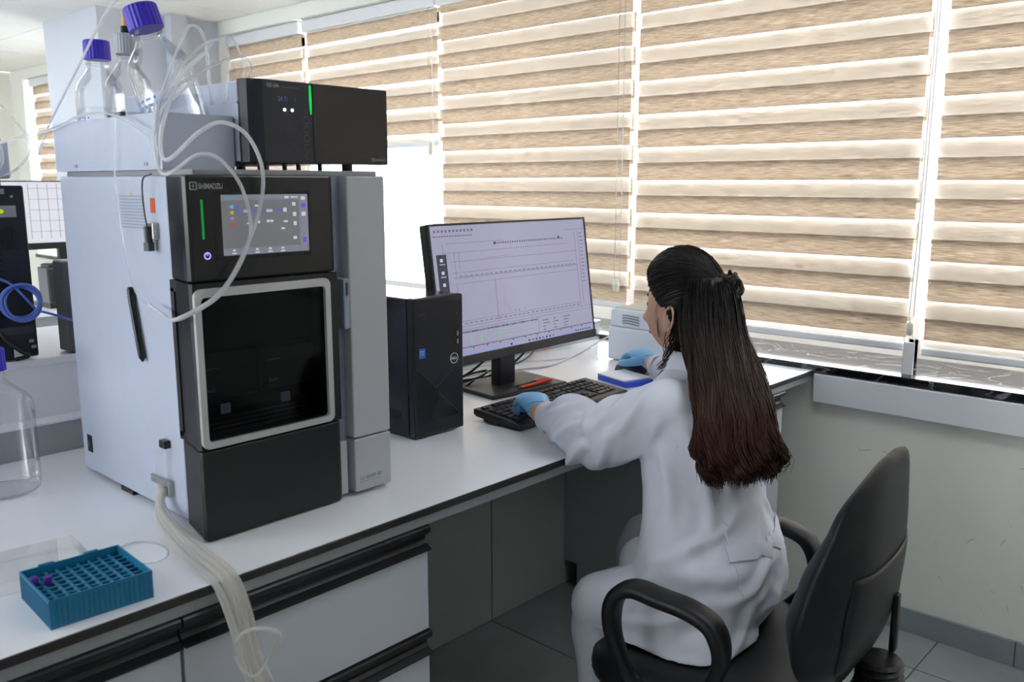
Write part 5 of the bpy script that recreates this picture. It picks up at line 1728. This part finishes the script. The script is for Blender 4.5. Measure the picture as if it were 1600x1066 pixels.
# face details (mostly turned away)
for s in (-1, 1):
    e_c = HEAD_C + HR * s * 0.029 + HF * 0.0625 - HU * 0.001
    b = MB()
    rings = []
    for j in range(1, 10):
        th = PI * j / 10
        rings.append([e_c + (HR * math.sin(th) * math.cos(2 * PI * i / 16) + HU * math.sin(th) * math.sin(2 * PI * i / 16) + HF * math.cos(th)) * 0.0118 for i in range(16)])
    b.loft(rings)
    eye = b.build('eye', 'eye_white', pe, smooth=True)
    MB().cyl(e_c + HF * 0.0108, e_c + HF * 0.0124, 0.0055, 0.004, n=14).build('iris', 'iris', eye)
    MB().tube([e_c + HR * s * k * 0.0085 + HF * (0.0125 - 0.0035 * abs(k)) + HU * (0.0068 - 0.003 * k * k) for k in (-1, -0.5, 0, 0.5, 1, 1.35)], [0.0008, 0.0016, 0.0018, 0.0018, 0.0016, 0.0008], 6).build('lashes', 'brow', eye)
    MB().tube([head_point(s * (0.16 + 0.12 * k), math.sqrt(max(0.02, 1 - (0.16 + 0.12 * k) ** 2 - 0.045)), 0.205 + 0.02 * math.sin(k * 0.9), 0.001) for k in range(5)], [0.0016, 0.0026, 0.0026, 0.002, 0.0008], 6).build('eyebrow', 'brow', pe)
MB().tube([head_point(x, math.sqrt(1 - x * x - 0.336), -0.58, 0.0006) for x in (-0.26, -0.15, -0.05, 0.05, 0.15, 0.26)], [0.0012, 0.0042, 0.0050, 0.0050, 0.0042, 0.0012], 8).build('lips', 'lips', pe)

# ---- gloves
def glove_fold(co, n):
    return 0.0009 * noise.noise(co * 90)
for wr, d, th, cu, sp in ((WL, dL, 1, curlL, 0.24), (WRh, dR, -1, curlR, 0.10)):
    g_ = hand(wr + d.normalized() * 0.0, d, UP, th, cu, spread=sp, grow=0.0016, cuff=-0.012)
    me = fuse(g_, 0.0026, 2, glove_fold)
    go = put(me, 'glove', 'glove_blue', pe)
    # rolled cuff of the glove at the wrist
    dn = d.normalized()
    nn2 = (UP - dn * UP.dot(dn)).normalized()
    ss = dn.cross(nn2)
    loop = [wr + dn * (0.004 + 0.004 * math.sin(3 * a)) + ss * 0.0265 * math.cos(a) + nn2 * 0.0205 * math.sin(a) for a in [2 * PI * k / 28 for k in range(29)]]
    MB().tube(loop, 0.0018, 6, cap=False).build('rolled_cuff', 'glove_blue', go, smooth=True)

# ---- trousers and shoes
tl, tr2 = MB(), MB()
limb(tl, [(-0.88, 1.45, 0.520), (-0.96, 1.405, 0.488), KN_L, (KN_L + AN_L) / 2 + Vector((0.01, 0, 0)), AN_L + Vector((0, 0, 0.0))], [0.066, 0.060, 0.050, 0.058, 0.056])
limb(tr2, [(-0.88, 1.61, 0.520), (-1.0, 1.64, 0.510), KN_R, (KN_R + AN_R) / 2 + Vector((0.01, 0, 0)), AN_R], [0.074, 0.071, 0.066, 0.066, 0.060])
def trouser_fold(co, n):
    return 0.006 * noise.noise(Vector((co.x * 7, co.y * 7, co.z * 16)))
put(fuse([tl, tr2], 0.008, 5, trouser_fold), 'trousers', 'trousers', pe)
for an in (AN_L, AN_R):
    b = MB()
    limb(b, [an + Vector((0.045, 0, -0.040)), an + Vector((-0.02, 0, -0.040)), an + Vector((-0.10, -0.005, -0.052)), an + Vector((-0.165, -0.01, -0.055))], [0.036, 0.040, 0.034, 0.026], 16)
    for i, p in enumerate(b.v):
        b.v[i] = (p[0], p[1], max(0.001, p[2]))
    b.build('shoe', 'shoe', pe, smooth=True)

# ---- lab coat
torso = MB()
torso.loft([ell((-0.872, 1.515), 0.125, 0.185, 0.452, p=2.4), ell((-0.858, 1.520), 0.136, 0.190, 0.49, p=2.3), ell((-0.850, 1.525), 0.140, 0.188, 0.54, p=2.2), ell((-0.854, 1.530), 0.134, 0.177, 0.60, p=2.1), ell((-0.874, 1.540), 0.119, 0.157, 0.66),
            ell((-0.890, 1.553), 0.113, 0.150, 0.71), ell((-0.905, 1.570), 0.116, 0.152, 0.77), ell((-0.918, 1.590), 0.121, 0.160, 0.83), ell((-0.930, 1.612), 0.114, 0.166, 0.875), ell((-0.946, 1.632), 0.094, 0.148, 0.910), ell((-0.960, 1.648), 0.072, 0.100, 0.935), ell((-0.970, 1.656), 0.060, 0.068, 0.955)])
slL, slR = MB(), MB()
limb(slL, [SH_L + Vector((0.015, 0.055, -0.020)), SH_L + Vector((-0.004, 0.004, -0.012)), SH_L.lerp(EL_L, 0.45) + Vector((0, 0, -0.006)), EL_L + Vector((0.005, -0.002, -0.004)), (-1.140, 1.437, 0.824), (-1.180, 1.449, 0.818), (-1.222, 1.461, 0.812)], [0.066, 0.070, 0.068, 0.066, 0.060, 0.050, 0.0385], 24)
limb(slR, [SH_R + Vector((0.015, -0.055, -0.020)), SH_R + Vector((-0.004, -0.004, -0.012)), SH_R.lerp(EL_R, 0.5), EL_R, EL_R.lerp(WR_R, 0.5), WR_R + Vector((0.048, -0.026, 0.0))], [0.066, 0.068, 0.062, 0.060, 0.052, 0.0375], 24)
lapL, lapR, lapM = MB(), MB(), MB()
limb(lapL, [(-0.85, 1.45, 0.515), (-0.94, 1.415, 0.498), (-1.020, 1.378, 0.472)], [0.084, 0.074, 0.062], 22)
limb(lapR, [(-0.85, 1.60, 0.525), (-0.96, 1.63, 0.515), (-1.085, 1.655, 0.495)], [0.086, 0.078, 0.066], 22)
limb(lapM, [(-0.86, 1.52, 0.53), (-0.94, 1.52, 0.525), (-1.0, 1.51, 0.52)], [0.085, 0.075, 0.06], 22)
tail = MB()                                             # coat tail spread over the left edge of the seat
tail.loft([ell((-0.862, 1.455), 0.130, 0.125, 0.50, p=2.6), ell((-0.862, 1.445), 0.138, 0.130, 0.465, p=2.6), ell((-0.862, 1.440), 0.142, 0.134, 0.449, p=2.8)])

def seg_dist(p, a, b):
    ab = b - a
    t_ = max(0.0, min(1.0, (p - a).dot(ab) / ab.length_squared))
    return (p - (a + ab * t_)).length, t_

ARM_FOLDS = [(.01, -15, .11, -95, 0.0087, .009), (.05, 0, .15, -70, 0.0080, .008), (.09, 20, .18, -40, 0.0087, .008), (.02, -95, .11, -150, 0.0080, .011), (.12, -75, .20, -140, 0.0104, .010), (.15, -35, .23, -105, 0.0096, .009),
             (.18, 5, .25, -60, 0.0087, .008), (.17, -125, .25, -170, 0.0104, .011), (.22, -15, .29, -85, 0.0080, .008), (.25, 15, .31, -45, 0.0064, .007), (.24, -95, .31, -150, 0.0080, .009), (.03, 40, .10, 100, 0.0072, .010), (.10, 50, .17, 110, 0.0080, .009), (.19, 60, .26, 120, 0.0080, .009)]
BODY_FOLDS = [(.86, -75, .66, -58, 0.0070, .013), (.83, -98, .69, -92, 0.0070, .012), (.85, -50, .74, -40, 0.0049, .010), (.71, -25, .64, -85, 0.0056, .009), (.68, -60, .60, -110, 0.0056, .010), (.61, 8, .55, -55, 0.0063, .010), (.66, 15, .58, -25, 0.0070, .009), (.58, 25, .50, -12, 0.0077, .011),
              (.56, -60, .48, -115, 0.0077, .012), (.63, -72, .50, -84, 0.0056, .012), (.54, -30, .46, -42, 0.0070, .011), (.60, -100, .50, -125, 0.0070, .013), (.55, 5, .47, -5, 0.0063, .012), (.70, 30, .62, 60, 0.0063, .012), (.80, 40, .66, 60, 0.0063, .014)]
def fold_sum(s, c, folds, rad):
    d = 0.0
    for s0, f0, s1, f1, h, w in folds:
        ax_, ay_, bx_, by_ = s0, math.radians(f0) * rad, s1, math.radians(f1) * rad
        vx, vy = bx_ - ax_, by_ - ay_
        t_ = ((s - ax_) * vx + (c - ay_) * vy) / (vx * vx + vy * vy)
        if -0.15 < t_ < 1.15:
            bow = 0.010 * math.sin(PI * max(0, min(1, t_)))
            q = abs(((s - ax_) * vy - (c - ay_) * vx) / math.hypot(vx, vy) - bow)
            e = max(0.0, 1 - abs(2 * t_ - 1) ** 3 / 1.5)
            d += h * e * (math.exp(-(q / w) ** 2) - 0.55 * math.exp(-((q - 2.0 * w) / (1.3 * w)) ** 2))
    return d
def torso_axis(z):
    K = [(0.45, -0.845, 1.52), (0.60, -0.85, 1.53), (0.71, -0.876, 1.553), (0.83, -0.912, 1.59), (0.91, -0.946, 1.632), (1.0, -0.97, 1.65)]
    for (z0, x0, y0), (z1, x1, y1) in zip(K[:-1], K[1:]):
        if z <= z1:
            k = max(0.0, (z - z0) / (z1 - z0))
            return x0 + (x1 - x0) * k, y0 + (y1 - y0) * k
    return K[-1][1:]
def coat_fold(co, n):
    d = 0.0025 * noise.noise(Vector((co.x * 11, co.y * 11, co.z * 7))) + 0.0012 * noise.noise(co * 34)
    best = None
    for A, B, C, m_ in ((SH_L, EL_L, WR_L, 1), (SH_R, EL_R, WR_R, -1)):
        q1, t1 = seg_dist(co, A, B)
        q2, t2 = seg_dist(co, B, C)
        if min(q1, q2) < 0.088 and not (q1 < q2 and t1 < 0.02):
            L1 = (B - A).length
            P0_, P1_, base_ = (A, B, 0.0) if q1 < q2 else (B, C, L1)
            ax = (P1_ - P0_).normalized()
            e1 = (Vector((0, 0, 1)) - ax * ax.z).normalized()
            e2 = ax.cross(e1)
            al = (co - P0_).dot(ax)
            rad = co - P0_ - ax * al
            best = (base_ + al, m_ * math.atan2(rad.dot(e2), rad.dot(e1)))
            break
    if best:
        return d + fold_sum(best[0], best[1] * 0.062, ARM_FOLDS, 0.062)
    cx, cy = torso_axis(co.z)
    if co.x < -0.98 and co.z < 0.62:
        return d
    return d + fold_sum(co.z, math.atan2(co.y - cy, co.x - cx) * 0.14, BODY_FOLDS, 0.14)
coat_me = fuse([torso, slL, slR, lapL, lapR, lapM, tail], 0.0050, 6, coat_fold)
coat = put(coat_me, 'lab_coat', 'coat_cotton', pe)
sm_ = coat.modifiers.new('relax', 'SMOOTH')
sm_.factor = 0.5
sm_.iterations = 4

from mathutils.bvhtree import BVHTree
off = ORG[coat.name]
bvh = BVHTree.FromPolygons([v.co + off for v in coat_me.vertices], [tuple(p.vertices) for p in coat_me.polygons])
def on_coat(p, lift=0.001):
    loc, nr, _, _ = bvh.find_nearest(Vector(p))
    return loc + nr * lift, nr
def band(name, pts, w, m, lift=0.002, n=8, thick=0.0015):
    """strip of cloth lying on the coat"""
    P_ = spline([Vector(p) for p in pts], n)
    L_, R_ = [], []
    rings = []
    for i, p in enumerate(P_):
        q, nr = on_coat(p, lift)
        d = (P_[min(i + 1, len(P_) - 1)] - P_[max(i - 1, 0)]).normalized()
        s = nr.cross(d).normalized() * w / 2
        a, _ = on_coat(q + s, lift)
        c, _ = on_coat(q - s, lift)
        rings.append([a, q + nr * thick * 0.3, c, c + nr * thick, q + nr * thick * 1.4, a + nr * thick])
    return MB().loft(rings).build(name, m, coat, smooth=40)
band('back_belt', [(-0.76, 1.43, 0.642), (-0.725, 1.50, 0.640), (-0.715, 1.56, 0.640), (-0.73, 1.64, 0.642), (-0.78, 1.70, 0.645)], 0.034, 'coat_cotton')
band('back_seam', [(-0.80, 1.46, 0.86), (-0.765, 1.44, 0.76), (-0.735, 1.43, 0.66), (-0.71, 1.42, 0.58)], 0.003, 'coat_cotton', 0.0006, thick=0.0008)
band('armhole_seam', [SH_L + Vector((0.03, 0.03, 0.07)), SH_L + Vector((0.06, 0.01, 0.03)), SH_L + Vector((0.065, 0.01, -0.03)), SH_L + Vector((0.03, 0.0, -0.08))], 0.003, 'coat_cotton', 0.0006, thick=0.0008)
# turned-up sleeve cuffs: open rims around the wrists
for A, B in ((EL_L, WR_L), (EL_R, WR_R)):
    ax = (B - A).normalized()
    c0 = B - ax * 0.062 + Vector((0, 0, 0.000))
    u1 = ax.cross(Vector((0, 0, 1))).normalized()
    u2 = u1.cross(ax)
    rings = []
    for t_, r_ in ((0.0, 0.0405), (0.012, 0.0400), (0.024, 0.0385), (0.030, 0.0375), (0.031, 0.0350), (0.026, 0.0335), (0.008, 0.0330)):
        rings.append([c0 + ax * (t_ - 0.004) + (u1 * math.cos(a) + u2 * math.sin(a) * 0.93) * (r_ + 0.0018 * math.sin(3 * a + 1)) for a in [2 * PI * k / 32 for k in range(32)]])
    MB().loft(rings, cap=False).build('sleeve_cuff', 'coat_cotton', coat, smooth=True)
# collar standing round the neck, turned down at the back
rings = []
for z_, k_, dx in ((0.925, 1.22, 0.0), (0.950, 1.06, -0.002), (0.975, 1.00, -0.006), (0.978, 1.05, -0.006), (0.962, 1.24, 0.0), (0.935, 1.42, 0.004)):
    rings.append(ell((-0.970 + dx, 1.655), 0.060 * k_, 0.064 * k_, z_, 36))
MB().loft(rings, cap=False).build('collar', 'coat_cotton', coat, smooth=True)
bp_, bn_ = on_coat((-1.02, 1.48, 0.705), 0.0)
MB().cyl(bp_, bp_ + bn_ * 0.003, 0.006, n=12).build('button', 'case_white', coat)

# ---- hair: scalp cap, gathered twist, and long lengths falling down the back
rh = random.Random(21)
def cap_point(x, y, z):
    hairline = 0.0
    off_ = 0.013 + 0.004 * max(0, z)
    p = head_point(x, y, z, off_)
    return p
# the cap covers the skull behind a hairline that runs forehead - temple - over the ear - nape
def covered(x, y, z):
    return y < 0.10 + 0.86 * max(0.0, z) ** 0.85 - 0.40 * max(0.0, -z) - (0.12 if z < 0.0 else 0.0)
b = MB()
nu, nv = 160, 110
idx = {}
for j in range(1, nv):
    th = PI * j / nv
    for i in range(nu):
        x, y, z = math.sin(th) * math.cos(2 * PI * i / nu), math.sin(th) * math.sin(2 * PI * i / nu), math.cos(th)
        if z < -0.72:
            continue
        if covered(x, y, z):
            edge = 1.0
            idx[(j, i)] = len(b.v)
            b.v.append(cap_point(x, y, z))
for j in range(1, nv - 1):
    for i in range(nu):
        k = [(j, i), (j, (i + 1) % nu), (j + 1, (i + 1) % nu), (j + 1, i)]
        if all(q in idx for q in k):
            b.f.append(tuple(idx[q] for q in k))
b.v.append(head_point(0, 0, 1, 0.017))
tip = len(b.v) - 1
for i in range(nu):
    if (1, i) in idx and (1, (i + 1) % nu) in idx:
        b.f.append((idx[(1, i)], idx[(1, (i + 1) % nu)], tip))
hair = b.build('hair', 'hair_brown', pe, smooth=True)

# lengths: rings (centre, half width along the shoulder line, half depth) from the crown down the back
FALL = [(1.135, -0.962, 1.660, 0.056, 0.050, 0), (1.085, -0.955, 1.654, 0.072, 0.058, 0), (1.03, -0.930, 1.632, 0.080, 0.056, 0), (0.978, -0.890, 1.602, 0.086, 0.052, -4), (0.934, -0.849, 1.562, 0.088, 0.048, -10), (0.894, -0.815, 1.528, 0.089, 0.045, -14),
        (0.850, -0.794, 1.508, 0.090, 0.043, -17), (0.818, -0.781, 1.495, 0.090, 0.040, -18), (0.796, -0.774, 1.490, 0.084, 0.035, -20), (0.780, -0.768, 1.487, 0.066, 0.024, -20)]
def fall_at(t_):
    f = t_ * (len(FALL) - 1)
    i = min(int(f), len(FALL) - 2)
    k = f - i
    return [a + (c - a) * k for a, c in zip(FALL[i], FALL[i + 1])]
def fall_point(t_, a, s=1.0):
    z, cx, cy, hw, hd, ro = fall_at(t_)
    ro = math.radians(ro)
    wv = 1 + 0.09 * math.sin(15 * t_ + 1.5 * a) * t_ + 0.07 * math.sin(25 * t_ + 5 * a) * t_ + 0.05 * math.sin(14 * a + 8 * t_)
    x, y = hd * s * wv * math.cos(a), hw * s * wv * math.sin(a)
    return Vector((cx + x * math.cos(ro) - y * math.sin(ro), cy + x * math.sin(ro) + y * math.cos(ro), z))
b = MB()
b.loft([[fall_point(k / 30, 2 * PI * i / 48, 0.94) for i in range(48)] for k in range(31)])
b.build('hair_lengths', 'hair_brown', hair, smooth=True)
b = MB()
for k in range(2200):                                   # locks and single strands along the lengths
    a = rh.uniform(-PI, PI)
    if abs(a) > 2.5 and rh.random() < 0.6:
        continue
    s = rh.uniform(0.96, 1.05)
    t0, t1 = rh.uniform(0.0, 0.35), rh.uniform(0.90, 1.0)
    ph, am, fq = rh.uniform(0, 6.28), rh.uniform(0.001, 0.0045), rh.uniform(9, 17)
    da = rh.uniform(-0.25, 0.25)
    pts, rs = [], []
    N = 20
    stray = rh.random() < 0.10
    for i in range(N + 1):
        t_ = t0 + (t1 - t0) * i / N
        p = fall_point(t_, a + da * t_, s + (0.10 * t_ if stray else 0.0))
        cph = 2.2 * math.sin(3 * a) + 0.35 * ph                      # neighbouring strands wave together
        p += Vector((math.cos(cph + t_ * 15), math.sin(cph + t_ * 15), 0)) * (0.013 * t_ * t_) + Vector((math.cos(ph + t_ * fq), math.sin(ph + t_ * fq), 0)) * am * (0.3 + 1.2 * t_)
        if i == N:
            p.z -= rh.uniform(-0.012, 0.020)
        pts.append(p)
        rs.append((0.0006 if stray else 0.0013) * (1.0 - 0.6 * max(0.0, (i / N - 0.8) / 0.2)))
    b.tube(pts, rs, 4, cap=False)
st = b.build('strands', 'hair_brown', hair, smooth=True)
st['kind'] = 'stuff'
# combed-back strands over the skull, running to the twist
BUN = HEAD_C - HF * 0.100 + HU * 0.032
b = MB()
for k in range(800):
    x, y, z = rh.uniform(-1, 1), rh.uniform(-0.5, 1), rh.uniform(-0.25, 1)
    L = math.sqrt(x * x + y * y + z * z)
    if L < 0.2:
        continue
    x, y, z = x / L, y / L, z / L
    if not covered(x, y, z):
        continue
    P0 = Vector((x, y, z))
    low = z < 0.05
    P1 = Vector((0.16 * (1 if x > 0 else -1) * rh.random(), -0.93, 0.32)) if not low else Vector((x * 0.75, -0.55, -0.55))
    P1.normalize()
    pts, rs = [], []
    for i in range(11):
        q = (P0.lerp(P1, i / 10))
        q.normalize()
        pts.append(head_point(q.x, q.y, q.z, 0.0145 + 0.004 * max(0, q.z) + 0.002 * math.sin(i * 0.3 * PI) * rh.random()))
        rs.append(0.0013)
    b.tube(pts, rs, 4, cap=False)
st = b.build('combed_strands', 'hair_brown', hair, smooth=True)
st['kind'] = 'stuff'
# twist of hair tied at the back of the head
b = MB()
for k in range(7):
    a0 = k * 0.9
    pts = []
    for i in range(20):
        a = a0 + i * 0.33
        r_ = 0.020 + 0.004 * math.sin(k * 2.1)
        pts.append(BUN - HF * (0.006 + 0.0035 * k % 0.014) + HR * r_ * math.cos(a) + HU * r_ * 0.95 * math.sin(a) - HF * 0.010 * math.sin(i * 0.5 + k))
    b.tube(pts, 0.0085, 8)
for k in range(9):
    a = k * 0.75
    q = BUN - HF * 0.012 + (HR * math.cos(a) + HU * math.sin(a)) * 0.028
    b.tube([q, q + (HR * math.cos(a + .9) + HU * math.sin(a + .9) - HF * 0.4) * 0.010, q + (HR * math.cos(a + 1.6) + HU * math.sin(a + 1.6) - HF) * 0.011], [0.005, 0.004, 0.0015], 6)
b.build('hair_twist', 'hair_brown', hair, smooth=True)
# loose curls in front of and below the ear
b = MB()
for k in range(60):
    x0_ = HEAD_C - HR * (0.066 + 0.006 * rh.random()) - HF * rh.uniform(0.014, 0.040) - HU * rh.uniform(0.01, 0.05)
    pts = []
    sw = rh.uniform(0, 6.28)
    fwd = rh.uniform(0.0, 0.03)
    for i in range(16):
        t_ = i / 15
        pts.append(x0_ + Vector((0, 0, -0.115 * t_)) + HF * (fwd * t_ + 0.012 * math.sin(sw + t_ * 9) * t_) - HR * (0.010 * t_ + 0.010 * math.cos(sw + t_ * 9) * t_))
    b.tube(pts, 0.0010, 4, cap=False)
for k in range(4):                                      # fine wisps at the temple
    pts = []
    for i in range(12):
        t_ = i / 11
        pts.append(head_point(-0.93 + 0.06 * t_, 0.22 + 0.10 * math.sin(3 * t_) - 0.03 * k, 0.14 - 0.75 * t_, 0.004 + 0.003 * math.sin(6 * t_ + k)))
    b.tube(pts, 0.0005, 4, cap=False)
st = b.build('loose_curls', 'hair_brown', hair, smooth=True)
st['kind'] = 'stuff'
